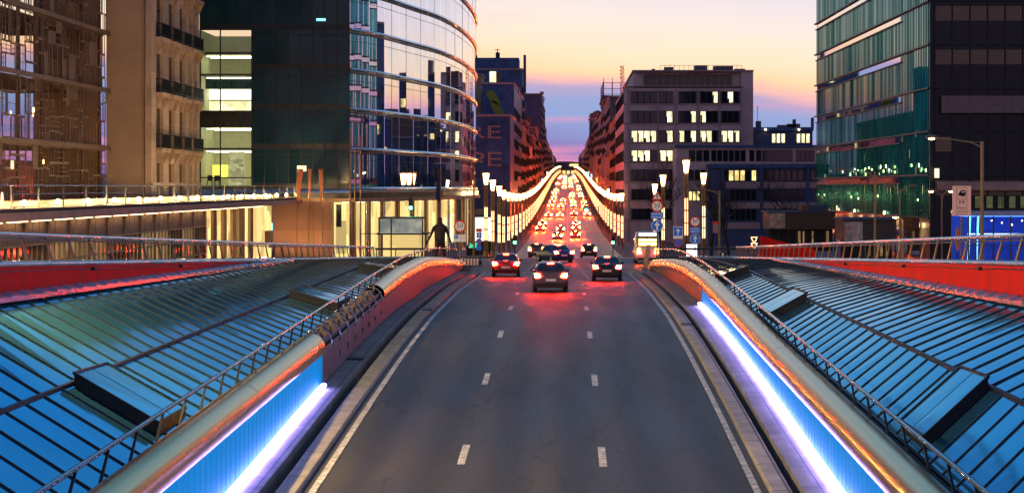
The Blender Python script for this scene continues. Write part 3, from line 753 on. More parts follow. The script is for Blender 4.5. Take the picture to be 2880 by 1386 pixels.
    for (y0, y1, m) in ((247, 275, board_w), (280, 311, pale_w)):
        b = MB(); b.box(x0+.1, lx-.1, 163+y0*.002, 163.1+y0*.002, pz(y1, 160), pz(y0, 160)); b.build('gallery_front', m, t)
    b = MB(); b.box(x0, lx, 162.5, 162.7, pz(246, 160), pz(216, 160)); b.build('shelf_wall', dark_glass, t)
    b = MB(); b.box(px(573, 160), px(618, 160), 163.9, 164, pz(500, 160), pz(462, 160)); b.build('yellow_wall', glow('yellow_wall_light', (1., .86, .15), .85), t)
    b = MB(); b.box(px(626, 160), px(672, 160), 162.9, 163, pz(522, 160), pz(426, 160)); b.build('white_blind', lit_room('blind_light', (.85, .8, .42), .5, (2, 2, 4)), t)
    for xs in (582, 606, 596):
        b = MB(); X = px(xs, 160); Y = 161+.4*(xs % 3)
        b.box(X-.22, X+.22, Y, Y+.4, pz(523, 160)+.42, pz(523, 160)+.47); b.box(X-.22, X+.22, Y+.38, Y+.43, pz(523, 160)+.47, pz(523, 160)+.9)
        for u in (-.2, .2):
            for v in (.03, .38): b.box(X+u-.02, X+u+.02, Y+v-.02, Y+v+.02, pz(523, 160), pz(523, 160)+.42)
        b.build('office_chair', frame_dark, t)
    b = MB(); b.quad((x0, 160.02, base), (lx, 160.02, base), (lx, 160.02, zt_), (x0, 160.02, zt_)); b.build('room_glazing', pane_glass('clear_pane', (.93, .97, .90)), t)
    b = MB()
    for x in (px(620, 160), lx-.04, x0+.04): b.box(x-.05, x+.05, 159.9, 160.015, base, zt_)
    for y in (210, 313, 357, 418, 500): b.box(x0, lx, 159.92, 160.01, pz(y, 160)-.05, pz(y, 160)+.05)
    b.build('room_mullions', frame_dark, t)
    # ground storey: canopy, lobby light and round columns under the glass
    b = MB(); b.prism([(-28, 158.8), (-18.0, 158.8)]+[off(i, .55) for i in range(1, 30)]+[(-28, 230)], 'z', -1.30, -.98); b.build('canopy', slab_m, t)
    b = MB(); b.prism([A[0]]+[off(i, -.3) for i in range(1, 34)]+[(-28, 250), (-28, 160.3)], 'z', -.975, base-.35); b.build('dark_storey', black_m, t)
    lob = MB()
    ins = [off(i, -2.6) for i in range(3, 34)]
    for i in range(len(ins)-1): lob.quad((*ins[i], -6.6), (*ins[i+1], -6.6), (*ins[i+1], -1.31), (*ins[i], -1.31))
    lob.build('lobby_wall', lobby_m, t)
    lob = MB()
    for i in range(2, 31, 1):
        p = off(i, -1.6); lob.box(p[0]-.25, p[0]+.25, p[1]-.25, p[1]+.25, -1.36, -1.31)
    lob.build('canopy_lamps', ceil_light, t)['kind'] = 'stuff'
    for i in range(1, 31):
        p = off(i, -.25 if i % 2 else -.7)
        b = MB(); b.tube([(p[0], p[1], -6.7), (p[0], p[1], -1.3)], .16 if i % 2 else .10, 10, caps=False); b.build('column', brown_metal if i % 3 else ring_m, t)
    for i in range(18, 26, 2):
        p = off(i, .12); b = MB(); b.box(p[0]-.25, p[0]+.25, p[1]-.5, p[1]+.5, -.95, -.45); b.build('lit_soffit_box', glow('soffit_light', (1., .72, .35), 2.2) if i == 18 else bpy.data.materials['soffit_light'], t)
round_tower()
# tiled wall under the flank
def tiled_wall():
    t = thing('tiled_wall', 'terracotta tiled blank wall behind the three orange banners, under the dark tower flank', 'wall', (-25, 158.5, -6))
    b = MB(); b.box(px(745, 158), px(930, 158), 158.9, 159.6, -6.1, -1.32); b.build('wall', tile_m, t)
    b = MB(); b.box(px(933, 158), px(968, 158), 159.4, 159.6, -6.1, -1.32); b.build('lit_doorway', lobby_m, t)
    b = MB(); b.box(px(940, 158), px(955, 158), 159.3, 159.38, -3.4, -1.5); b.build('dark_door', spandrel, t)
    b = MB(); b.box(px(720, 158), px(743, 158), 159.2, 159.5, -6.1, -1.32); b.build('lit_window', lobby_m, t)
    for x in (721, 731, 742): q = MB(); q.box(px(x, 158)-.06, px(x, 158)+.06, 158.9, 159.1, -6.1, -1.32); q.build('post', frame_dark, t)
    b = MB(); b.box(px(742, 157), px(763, 157), 157.6, 157.75, pz(652, 157), pz(628, 157)); b.build('lit_screen', screen_b, t)
    b = MB(); b.bar((px(763, 157)-.1, 157.7, pz(640, 157)), (px(763, 157)-.1, 158.9, pz(640, 157)), .06); b.build('bracket', frame_dark, t)
tiled_wall()
def added_ground_lamps():  # uplights added out of sight to brighten the tiled wall and columns
    for xs in (770, 810, 850, 890, 1000, 1060, 1130, 1200):
        d = 156.6 if xs < 950 else 150; x = px(xs, d); t = thing('added_ground_lamp', 'added unseen ground lamp washing the terracotta wall behind the banners' if xs < 950 else 'added unseen ground lamp washing the columns of the round tower', 'ground lamp', (x, d, -6.15), 'added ground lamps below the tower')
        q = MB(); q.box(x-.25, x+.25, d-.15, d+.15, -6.15, -5.92); q.build('case', frame_dark, t)
        q = MB(); q.box(x-.22, x+.22, d-.12, d+.12, -5.918, -5.90); q.build('lens', added_uplight_m, t)
added_ground_lamps()
# ---------------------------------------------------------------- low terrace building on the left
def terrace():
    X = -22.3
    t = thing('terrace_building', 'low building with a lamp lit roof terrace in front of the stone tower', 'building', (-26, 115, -5.2))
    b = MB(); b.box(-30.5, X-1.2, 60, 140, -5.3, -1.4); b.build('core', stone_b, t)
    b = MB(); b.box(-33, X+.35, 58, 156, -1.40, -1.05); b.build('terrace_slab', slab_m, t)
    b = MB(); b.box(-33, X+.1, 58, 156, -1.046, -.9); b.build('dark_slab_top', mat('dark_slab_top', (.07,.045,.032), .9), t)  # dark layer added to cut lamp glare on the slab top
    rnd = random.Random(8)
    # bays of the front: blinds above, glazing below
    ds = frange(60, 137, 3.5)
    for i in range(len(ds)-1):
        a, c = ds[i], ds[i+1]
        q = MB(); q.box(X-.14, X+.03, a-.07, a+.07, -5.3, -1.402); q.build('post', brown_metal, t)
        q = MB(); q.box(X+.12, X+.26, a+.5, c-.5, -1.44, -1.402); q.build('soffit_lamp', soffit_m, t)
        if c < 112 or (112 <= c < 118):
            n = 3
            for j in range(n):
                e0, e1 = a+.14+(c-a-.28)*j/n, a+.14+(c-a-.28)*(j+1)/n-.08
                q = MB(); q.box(X-.12, X-.04, e0, e1, -2.40, -1.45); q.build('blind', louvre_m, t)
            q = MB(); q.quad((X-.05, a+.14, -5.2), (X-.05, c-.14, -5.2), (X-.05, c-.14, -2.45), (X-.05, a+.14, -2.45)); q.build('pane', pick(rnd, ((.35, dim_w), (.35, win_dark), (.3, lobby_m))), t)
            q = MB()
            for e in (a+(c-a)*f for f in (.28, .5, .74)): q.box(X-.05, X+.02, e-.03, e+.03, -5.2, -2.42)
            for z in (-2.43, -3.2, -4.1): q.box(X-.05, X+.03, a+.14, c-.14, z-.035, z+.035)
            q.build('window_bars', sign_white if rnd.random() < .0 else pole_y, t)
        else:
            q = MB(); q.box(X-1.0, X-.8, a+.14, c-.14, -5.2, -1.42); q.build('lit_wall', pick(rnd, ((.75, lobby_m), (.25, dim_w))), t)
            q = MB(); q.box(X-.6, X-.3, (a+c)/2-.3, (a+c)/2+.3, -5.2, -1.42); q.build('column', stone_b, t)
    # glass terrace rail and its lamps
    q = MB()
    for d in frange(60, 154, 4): q = MB(); q.box(X-.06, X, d-.03, d+.03, -.897, .02); q.build('rail_post', frame_dark, t)
    pass
    q = MB(); q.tube([(X-.03, d, .05) for d in frange(59, 155, 8)], .025, 6); q.tube([(X-.03, d, -.30) for d in frange(59, 155, 8)], .015, 6); q.build('terrace_rail', rail_m, t)
    for d in frange(73.8, 153, 5.3):
        q = MB(); q.lathe([(.0, -.08), (.055, -.06), (.08, 0), (.055, .06), (0, .08)], 12, (X-.5, d, -.66)); g = q.build('terrace_lamp', spot_m, t)
        q = MB(); q.tube([(X-.5, d, -.9), (X-.5, d, -.735)], .03, 6); q.build('lamp_foot', frame_dark, g)
    q = MB(); q.box(X-1.7, X-1.5, 60, 154, -.897, -.6); q.build('kerb_upstand', wood_m, t)
    # steel frame and machine visible through the lit bay near the round tower
    q = MB(); 
    for (a, c) in (((-21.9, 138.5, -4.4), (-21.9, 147, -4.4)), ((-21.9, 139, -5.9), (-21.9, 141, -4.4)), ((-21.9, 146, -5.9), (-21.9, 144, -4.4))): q.bar(a, c, .16)
    q.build('steel_frame', post_m, t)
    q = MB(); q.box(-24.4, -24.2, 140, 154, -5.9, -1.42); q.build('lit_back_wall', lobby_m, t)
    q = MB(); q.box(-22.6, -22.2, 140.6, 142.2, -4.3, -3.3); q.build('machine_box', brown_metal, t)
terrace()
# ---------------------------------------------------------------- stone tower with balconies
def stone_tower():
    t = thing('stone_building', 'warm lit stone tower with plain brown end wall and iron window balconies', 'building', (-32.8, 148, -5))
    xw = -31.3
    b = MB(); b.box(-34.5, xw-.25, 141.0, 159.6, -5.3, 30); b.build('wall', stone_b, t)
    # window wall: piers between window columns
    cols = [(143.1, 145.5), (147.5, 149.7), (151.6, 153.8), (155.4, 156.8), (157.4, 158.8)]
    edges = [141.3]+[e for c in cols for e in c]+[159.6]
    for i in range(0, len(edges), 2):
        q = MB(); q.box(xw-.248, xw+.10, edges[i], edges[i+1], -5.3, 30); q.build('pier', stone_m, t)
    for k in range(-2, 7):
        z0 = 2.9+4.2*k
        if z0 < -5: continue
        for j, (a, c) in enumerate(cols):
            q = MB(); q.box(xw-.247, xw+.06, a, c, z0+3.1, z0+4.2) if k < 6 else q.box(xw-.247, xw+.06, a, c, z0+3.1, 30); q.build('lintel', stone_m, t)
            if k < 0: q = MB(); q.box(xw-.24, xw-.2, a, c, z0, z0+3.1); q.build('window', win_dark, t); continue
            q = MB(); q.box(xw-.22, xw-.16, a, c, z0, z0+3.1); w = q.build('window', win_dark, t)
            q = MB(); m = (a+c)/2; q.box(xw-.159, xw-.11, m-.05, m+.05, z0, z0+3.1); q.box(xw-.159, xw-.12, a, c, z0+2.2, z0+2.3); q.build('frame', iron_m, w)
        for j, (a, c) in enumerate(((142.8, 145.8), (147.2, 150.0), (151.3, 154.1), (155.1, 159.1))):
            if k < 0: continue
            q = MB(); q.box(xw+.1, xw+.62, a, c, z0-.30, z0-.05); q.box(xw+.1, xw+.66, a-.05, c+.05, z0-.05, z0+.04); bl = q.build('balcony', stone_m, t)
            q = MB()
            for e in frange(a+.05, c-.05, .17): q.box(xw+.56, xw+.59, e-.015, e+.015, z0+.04, z0+1.05)
            q.box(xw+.54, xw+.61, a, c, z0+1.05, z0+1.11); q.box(xw+.55, xw+.60, a, c, z0+.16, z0+.22)
            for e in (a+.02, c-.02):
                for xx in frange(xw+.15, xw+.5, .15): q.box(xx-.015, xx+.015, e-.015, e+.015, z0+.04, z0+1.05)
                q.box(xw+.1, xw+.6, e-.025, e+.025, z0+1.052, z0+1.108)
            q.build('iron_railing', iron_m, bl)
            for e in (a+.35, c-.35):
                q = MB(); q.prism([(xw+.1, z0-1.1), (xw+.24, z0-1.0), (xw+.58, z0-.42), (xw+.58, z0-.302), (xw+.1, z0-.302)], 'y', e-.13, e+.13); q.build('corbel', stone_m, bl)
    for z in (-.9, .1):
        q = MB(); q.box(xw+.102, xw+.24, 141.1, 159.6, z, z+.22); q.build('string_course', stone_m, t)
    q = MB(); q.tube([(-31.6, 140.9, -1), (-31.6, 140.9, 30)], .05, 6); q.build('drain_pipe', brown_metal, t)
stone_tower()
# ---------------------------------------------------------------- patchwork window facade, far left
def lattice():
    t = thing('lattice_building', 'glass building wrapped in a patchwork of old oak window frames, at the far left', 'building', (-36, 118, -5))
    X = -34.5; rnd = random.Random(21); lv = 4.27
    levels = [-1.35+lv*k for k in range(-1, 7)]
    for z in levels:
        b = MB(); b.box(X-.35, X+.32, 94, 141.6, z-.10, z+.10); b.box(X+.2, X+.34, 94, 142.2, z-.22, z-.102); b.build('ledge', wood_m, t)
    for d in frange(94, 140.8, 5.2):
        b = MB(); b.box(X-.6, X-.4, d-.08, d+.08, -5.3, 28); b.build('steel_post', wood_m, t)
    cells = []
    def split(a, c, z0, z1, n):
        w, h = c-a, z1-z0
        if n == 0 or (w < 1.25 and h < 1.9) or (n < 2 and rnd.random() < .3): cells.append((a, c, z0, z1)); return
        if h > w*1.7 or (h > 1.6 and rnd.random() < .25): f = rnd.uniform(.3, .7); split(a, c, z0, z0+h*f, n-1); split(a, c, z0+h*f, z1, n-1)
        else: f = rnd.uniform(.3, .7); split(a, a+w*f, z0, z1, n-1); split(a+w*f, c, z0, z1, n-1)
    for i, z in enumerate(levels[:-1]):
        for d in frange(94, 140.8, 5.2)[:-1]: split(d+.05, d+5.15, z+.1, z+lv-.22, 4)
    cells.sort(key=lambda c: -((c[1]-c[0])*(c[3]-c[2]) if c[1] > 114 and c[2] < 17 else 0))
    rest = MB()
    clear = pane_glass('old_window_glass', (.86, .80, .74), 0, .02, .12)
    gl = MB()
    for i, (a, c, z0, z1) in enumerate(cells):
        q = MB() if i < 100 else rest
        o = rnd.uniform(-.10, .06); w = rnd.choice((.05, .07, .10)); x0, x1 = X+o, X+o+.045
        q.box(x0, x1, a, c, z0, z0+w); q.box(x0, x1, a, c, z1-w, z1); q.box(x0, x1, a, a+w, z0+w, z1-w); q.box(x0, x1, c-w, c, z0+w, z1-w)
        nx, nz = rnd.choice(((1, 1), (2, 1), (1, 1), (1, 3), (2, 2), (2, 3), (1, 2), (1, 1)))
        for k in range(1, nx): y = a+(c-a)*k/nx; q.box(x0+.01, x1-.01, y-.025, y+.025, z0+w, z1-w)
        for k in range(1, nz): zz = z0+(z1-z0)*k/nz; q.box(x0+.015, x1-.015, a+w, c-w, zz-.02, zz+.02)
        if rnd.random() < .07: q.box(x0+.016, x0+.03, a+w, c-w, z0+w, z1-w)      # boarded or blind pane
        if i < 100: q.build('old_window', wood_m, t)
        gl.quad((X-.42, a, z0), (X-.42, c, z0), (X-.42, c, z1), (X-.42, a, z1))
    r = rest.build('old_windows_beyond', wood_m, t); r['kind'] = 'stuff'
    gl.build('glazing', clear, t)
    # inside: floors, back frame and the lit lower rooms
    for z in levels[:-1]:
        b = MB(); b.box(X-7, X-1.6, 118, 140.3, z-.25, z+.05); b.build('floor_slab', wood_m, t)
    b = MB(); b.box(X-5.3, X-.6, 140.4, 140.9, -5.3, 28); b.build('inner_wall', stone_b, t)
    b = MB(); b.box(X-16, X-15.6, 85, 200, -5.3, 2.4); b.build('lower_wall', black_m, t)
    for d in frange(96, 139, 4.3):
        b = MB(); b.box(X-9.1, X-8.9, d-.1, d+.1, -5.3, 28); b.build('inner_column', wood_m, t)
    for k in range(26):
        d = rnd.uniform(112, 138); z = rnd.choice((-1, -.6, .2, 1.2, 2.0, 3.6, 5.0, 1.6)); x = X-rnd.uniform(2.5, 9)
        b = MB(); w = rnd.uniform(.06, .22); h = rnd.uniform(.1, .7); b.box(x-.05, x+.05, d-w, d+w, z, z+h); b.build('inner_lamp', lamp_w if rnd.random() < .6 else pale_w, t)
lattice()
# ---------------------------------------------------------------- green glass office on the right
def green_office():
    t = thing('glass_office', 'green glass office block with stepped fins and a dark corner flank, at the right', 'office block', (38, 185, -5.5))
    X0, d0, X1, d1 = 29.9, 155.0, 29.0, 219.0        # street face from the near corner to the far end
    n = 92
    def P(f, o=0): return (X0+(X1-X0)*f-o, d0+(d1-d0)*f)
    lv = 3.58; base = .96-3.58   # floor lines: z of the lowest line
    rnd = random.Random(4)
    for k in range(0, 9):
        z0, z1 = base+k*lv, base+(k+1)*lv
        # glass sheet of the storey
        b = MB()
        for i in range(n):
            a, c = P(i/n), P((i+1)/n-.001); j = rnd.uniform(-.006, .006)
            b.quad((a[0]+j, a[1], z0), (c[0]-j, c[1], z0), (c[0]-j, c[1], z1-.02), (a[0]+j, a[1], z1-.02))
        b.build('glass_storey', teal_glass, t)
        # open strip showing the sky bright glass behind, on the far two thirds
        if k > 0:
            b = MB(); a, c = P(.20, .05), P(.985, .05)
            b.quad((a[0], a[1], z0-.62), (c[0], c[1], z0-.62), (c[0], c[1], z0-.12), (a[0], a[1], z0-.12)); b.build('strip_window', tower_glass, t)
            b = MB(); b.bar((*P(.19, .12), z0-.70), (*P(1.0, .12), z0-.70), .22, .10); b.build('lower_ledge', frame_dark, t)
        b = MB(); b.bar((*P(-.002, .12), z0), (*P(1.01, .12), z0), .30, .13); b.build('floor_ledge', frame_dark, t)
        # vertical glass fins of the storey
        b = MB()
        for i in range(n+1):
            f = i/n; a = P(f, .0); c = P(f, .075)
            zt_ = z1-(.75 if f > .2 else .1)
            b.box(c[0], a[0]-.02, a[1]-.012, a[1]+.012, z0+.08, zt_)
        b.build('fins', fin_glass, t)
    b = MB(); b.box(29.95, 48, 155.3, 219, base+9*lv, base+9*lv+.5); b.build('roof', spandrel, t)
    # lower glazed storey with planting and lights behind
    b = MB(); b.box(29.9, 30.1, 155.2, 219, -6.6, base); b.build('plinth', spandrel, t)
    b = MB()
    a, c = P(.05, .3), P(.98, .3); b.quad((a[0], a[1], -5.9), (c[0], c[1], -5.9), (c[0], c[1], base), (a[0], a[1], base)); b.build('ground_glazing', pane_glass('green_pane', (.5, .62, .42), 1.5), t)
    for i in range(24):
        f = rnd.uniform(.06, .95); p = P(f, .18); q = MB(); h = rnd.uniform(.2, 1.2); z = rnd.uniform(-4.8, -3.1)
        q.box(p[0]-.03, p[0]+.03, p[1]-.25, p[1]+.25, z, z+h); q.build('lobby_lamp', pick(rnd, ((.5, lamp_w), (.5, pale_w))), t)
    g = MB()
    for i in range(900):
        f = rnd.uniform(.25, .97); p = P(f, .12+rnd.random()*.1); z = -4.9+rnd.random()**1.6*1.2
        a = rnd.uniform(0, PI); l = rnd.uniform(.15, .35)
        g.add([(p[0], p[1], z), (p[0]-.02, p[1]+math.cos(a)*l, z+math.sin(a)*l), (p[0]-.06, p[1]+math.cos(a)*l*.6+.06, z+math.sin(a)*l*.6)], [(0, 1, 2)])
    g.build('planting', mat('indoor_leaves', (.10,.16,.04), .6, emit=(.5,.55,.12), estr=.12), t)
    for i in range(46):
        f = rnd.uniform(.02, .98); p = P(f, .012); q = MB(); k = rnd.choice((1, 1, 1, 1, 0)); z = base+k*lv+rnd.uniform(.1, .8)+(.0 if k else 1.2); h = rnd.uniform(.1, .32)
        q.box(p[0]-.02, p[0]-.005, p[1]-.09, p[1]+.09, z, z+h); q.build('lamp_glint', pick(rnd, ((.7, lamp_w), (.3, pale_w))), t)  # glowing dots on the glass stand in for mirrored lamps
    # dark flank facing the bridge
    zs = [base+k*lv for k in range(10)]
    b = MB(); b.box(X0+.12, 50, 155.0, 155.4, -6.6, zs[-1]); b.build('dark_flank', black_m, t)
    b = MB(); b.box(X0-.12, X0+.118, 154.8, 155.15, -6.6, zs[-1]); b.build('corner_post', frame_dark, t)
    for k in range(9):
        z = zs[k]+.02
        if k not in (2, ):
            for i in range(14):
                a = X0+.35+i*1.45
                w = 1.32
                if k in (1, 2) and i > 0: continue
                q = MB(); q.box(a, a+w, 154.93, 154.99, z+1.9, z+3.1); q.build('blind', louvre_m, t)
        q = MB(); q.box(X0+.2, 50, 154.85, 154.99, z-.1, z+.1); q.build('flank_ledge', frame_dark, t)
        for i in range(14):
            q = MB(); a = X0+.3+i*1.45; q.box(a-.03, a+.03, 154.9, 154.98, z+.1, z+3.4); q.build('flank_mullion', frame_dark, t)
    q = MB(); q.box(px(2648, 154.5), 50, 154.4, 154.6, pz(318, 154.5), pz(270, 154.5)); q.build('pale_fascia', pink_band, t)
    q = MB(); q.box(px(2630, 154), px(2642, 154), 154.1, 154.2, pz(500, 154), pz(474, 154)); q.build('lit_window', pale_w, t)
    q = MB(); q.box(px(2640, 154), 50, 154.5, 154.7, pz(535, 154), pz(512, 154)); q.build('brown_fascia', beige_d, t)
    for i in range(7):
        q = MB(); a = px(2680+i*32, 154.6); q.box(a, a+.5, 154.75, 154.84, pz(585, 154.6), pz(552, 154.6)); q.build('green_window', lit_room('green_room', (.45,.55,.2), .12) if i == 0 else bpy.data.materials['green_room'], t)
green_office()
# ---------------------------------------------------------------- pinkish concrete offices across the junction
def beige_block():
    t = thing('concrete_office', 'pinkish concrete office block with window bands and a few lit windows', 'office block', (21, 345, -9))
    d = 328.; S = 16.16
    def X(c): return (1640+c/1.823-1596)/S
    def Z(c): return (525-(100+c/1.823))/S
    b = MB(); b.box(X(210), X(820), d, d+60, -9.8, Z(270)); b.build('wall', beige, t)
    b = MB(); b.box(X(815)+.02, X(878), d+2, d+60, -9.8, Z(182)); b.box(X(262), X(815), d+3, d+50, Z(268), Z(182)); b.build('upper_storey', beige, t)
    b = MB(); b.box(X(255), X(880), d+1.8, d+60.2, Z(182)+.003, Z(174)); b.build('roof_edge', beige_d, t)
    b = MB(); b.box(X(205), X(822), d-.3, d+2.9, Z(272)+.3, Z(264)+.1); b.build('cornice', beige_d, t)
    for i in range(13):
        q = MB(); a = X(312)+i*(X(772)-X(312))/13; q.box(a+.1, a+(X(772)-X(312))/13-.12, d+2.8, d+2.98, Z(250), Z(196)); q.build('louvre_window', louvre_m, t)
    rows = [(345, 290), (445, 390), (545, 490), (643, 590), (743, 690), (840, 790), (940, 890)]
    cols = [(247, 376, 4), (392, 460, 2), (490, 580, 3), (600, 692, 3), (708, 802, 3)]
    lit = {(2, 0), (2, 1), (2, 2), (2, 3), (2, 4), (3, 0), (3, 1)}
    rnd = random.Random(12)
    for r, (yb, yt) in enumerate(rows):
        q = MB(); q.box(X(210)-.12, X(820)-.1, d-.10, d-.003, Z(yb)-.42, Z(yb)-.14); q.build('sill_course', beige_d, t)
        for c, (xa, xb, n) in enumerate(cols):
            if r >= 3 and c >= 2: continue
            x0, x1 = X(xa), X(xb); w = (x1-x0)/n; z0, h = Z(yb), Z(yt)-Z(yb)
            q = MB(); t_ = .10
            q.box(x0-t_, x1+t_, d-.16, d-.002, z0-t_, z0); q.box(x0-t_, x1+t_, d-.16, d-.002, z0+h, z0+h+t_); q.box(x0-t_, x0, d-.16, d-.002, z0, z0+h); q.box(x1, x1+t_, d-.16, d-.002, z0, z0+h)
            for k in range(1, n): q.box(x0+w*k-.09, x0+w*k+.09, d-.14, d-.002, z0, z0+h)
            wd = q.build('window', frame_dark, t)
            for k in range(n):
                on = (r, c) in lit and rnd.random() < .8 or (r, c, k) in {(0, 3, 2), (0, 4, 1), (1, 1, 1), (1, 2, 2), (1, 3, 0)}
                g = MB(); zz = z0 if not (r < 2 and on) else z0; hh = h if not (r < 2 and on) else h*.55
                g.quad((x0+w*k+.09, d-.03, z0), (x0+w*(k+1)-.09, d-.03, z0), (x0+w*(k+1)-.09, d-.03, z0+h), (x0+w*k+.09, d-.03, z0+h)); p = g.build('pane', pale_w if on else win_dark, wd)
                if on:
                    g = MB(); e = rnd.uniform(.2, .7); g.box(x0+w*k+.09, x0+w*k+.09+w*e*.5, d-.06, d-.045, z0, z0+h*rnd.uniform(.3, .9)); g.build('blind', louvre_m, wd)
    for c in (233, 384, 475, 590, 700, 812):       # vertical recess lines
        q = MB(); q.box(X(c)-.12, X(c)+.12, d-.13, d-.004, -9.6, Z(275)); q.build('pier', beige_d, t)
    # street side (towards -x)
    for r, (yb, yt) in enumerate(rows):
        for e in range(8):
            window(t, X(210), d+4+e*7, Z(yb), 4.6, Z(yt)-Z(yb), 3, pick(rnd, ((.9, win_dark), (.1, amber_w))), 'l')
    for (xa, w_, h_) in ((365, .5, .6), (430, 1.6, .9), (590, 2.2, 1.2), (690, 3.4, 1.1), (800, 1.8, .6)):
        q = MB(); q.box(X(xa), X(xa)+w_, d+8, d+11, Z(174)+.003, Z(174)+h_); q.build('roof_plant', grey_f, t)
    q = MB()
    for xa in range(400, 830, 25): q.box(X(xa)-.03, X(xa)+.03, d+4, d+4.06, Z(174)+.003, Z(174)+.9)
    q.box(X(400), X(825), d+4, d+4.06, Z(174)+.9, Z(174)+.96); q.build('roof_rail', frame_dark, t)
beige_block()
def blue_wing():
    t = thing('navy_office', 'low navy office wing with stepped terraces in front of the pinkish block', 'office block', (33, 325, -9))
    d = 316.; S = 5300/d
    def X(c): return (1640+c/1.823-1596)/S
    def Z(c): return (525-(100+c/1.823))/S
    b = MB(); b.box(X(478), X(1240), d, d+11.5, -9.8, Z(575)); b.build('wall', beige, t)
    b = MB(); b.box(X(640), X(1240), d-4, d-.02, -9.8, Z(680)); b.build('front_wall', navy, t)
    b = MB(); b.box(X(470), X(1245), d-.4, d+11.5, Z(575)+.003, Z(562)); b.box(X(630), X(1245), d-4.4, d-.42, Z(680)+.003, Z(660)); b.build('terrace_edge', blue_f, t)
    b = MB(); b.box(X(870), X(1240), d+16, d+40, -9.8, Z(475)); b.build('back_wall', navy, t)
    b = MB(); b.box(X(865), X(1245), d+15.7, d+40, Z(475)+.003, Z(455)); b.build('roof_edge', blue_f, t)
    rnd = random.Random(6)
    for xa, xb in ((965, 1038), (1092, 1165)):
        for k in range(3):
            w = (xb-xa)/3; window(t, (X(xa+w*k)+X(xa+w*(k+1)))/2*(d+16)/d, d+16, Z(550)*(d+16)/d, .72*(X(xa+w)-X(xa)), Z(502)-Z(550), 1, pale_w)
    for (xa, xb, n, yb, yt, dd, on) in ((540, 650, 3, 643, 590, 0, .3), (655, 835, 6, 643, 590, 0, 0), (850, 880, 1, 643, 590, 0, .6), (885, 1075, 6, 643, 590, 0, 0), (1090, 1185, 4, 643, 590, 0, .15),
                                 (540, 630, 3, 740, 690, 0, 0), (540, 600, 3, 845, 800, 0, 1),
                                 (715, 890, 6, 743, 693, -4, .5), (915, 1130, 7, 743, 693, -4, .03), (1140, 1190, 2, 743, 693, -4, 0), (750, 890, 5, 843, 793, -4, 0), (915, 1130, 7, 843, 793, -4, 0), (750, 890, 5, 945, 893, -4, 0), (915, 1130, 7, 945, 893, -4, 0)):
        w = (xb-xa)/n; s = (d+dd)/d
        for k in range(n):
            window(t, X(xa+w*(k+.5))*s, d+dd, Z(yb)*s, (X(xa+w)-X(xa))*.72, Z(yt)-Z(yb), 1, amber_w if rnd.random() < on else win_dark)
    for yb in (745, 848, 950):
        q = MB(); q.box(X(720), X(1200), d-4.15, d-4.003, Z(yb+38), Z(yb+6)); q.build('parapet_band', beige_d, t)
    for c in (705, 902, 1135):
        q = MB(); q.box(X(c)-.25, X(c)+.25, d-4.3, d-4.004, -9.8, Z(662)); q.build('pier', navy, t)
    for c in (985, 1165):
        q = MB(); q.box(X(c)-.12, X(c)+.12, d+15.4, d+15.6, Z(472), Z(464)); q.build('roof_lamp', lamp_w, t)
    for (xa, w_, h_) in ((890, .8, 1.2), (1000, 3, .5), (1050, 2.2, .7), (1080, .4, 1.5), (1175, .3, 1.8)):
        q = MB(); q.box(X(xa)*1.06, X(xa)*1.06+w_, d+19, d+21, Z(455)+.003, Z(455)+h_); q.build('roof_plant', grey_f, t)
    q = MB(); q.tube([(X(898)*1.06, d+20, Z(455)), (X(898)*1.06, d+20, Z(455)+3.9)], .05, 5); q.build('aerial', frame_dark, t)
blue_wing()
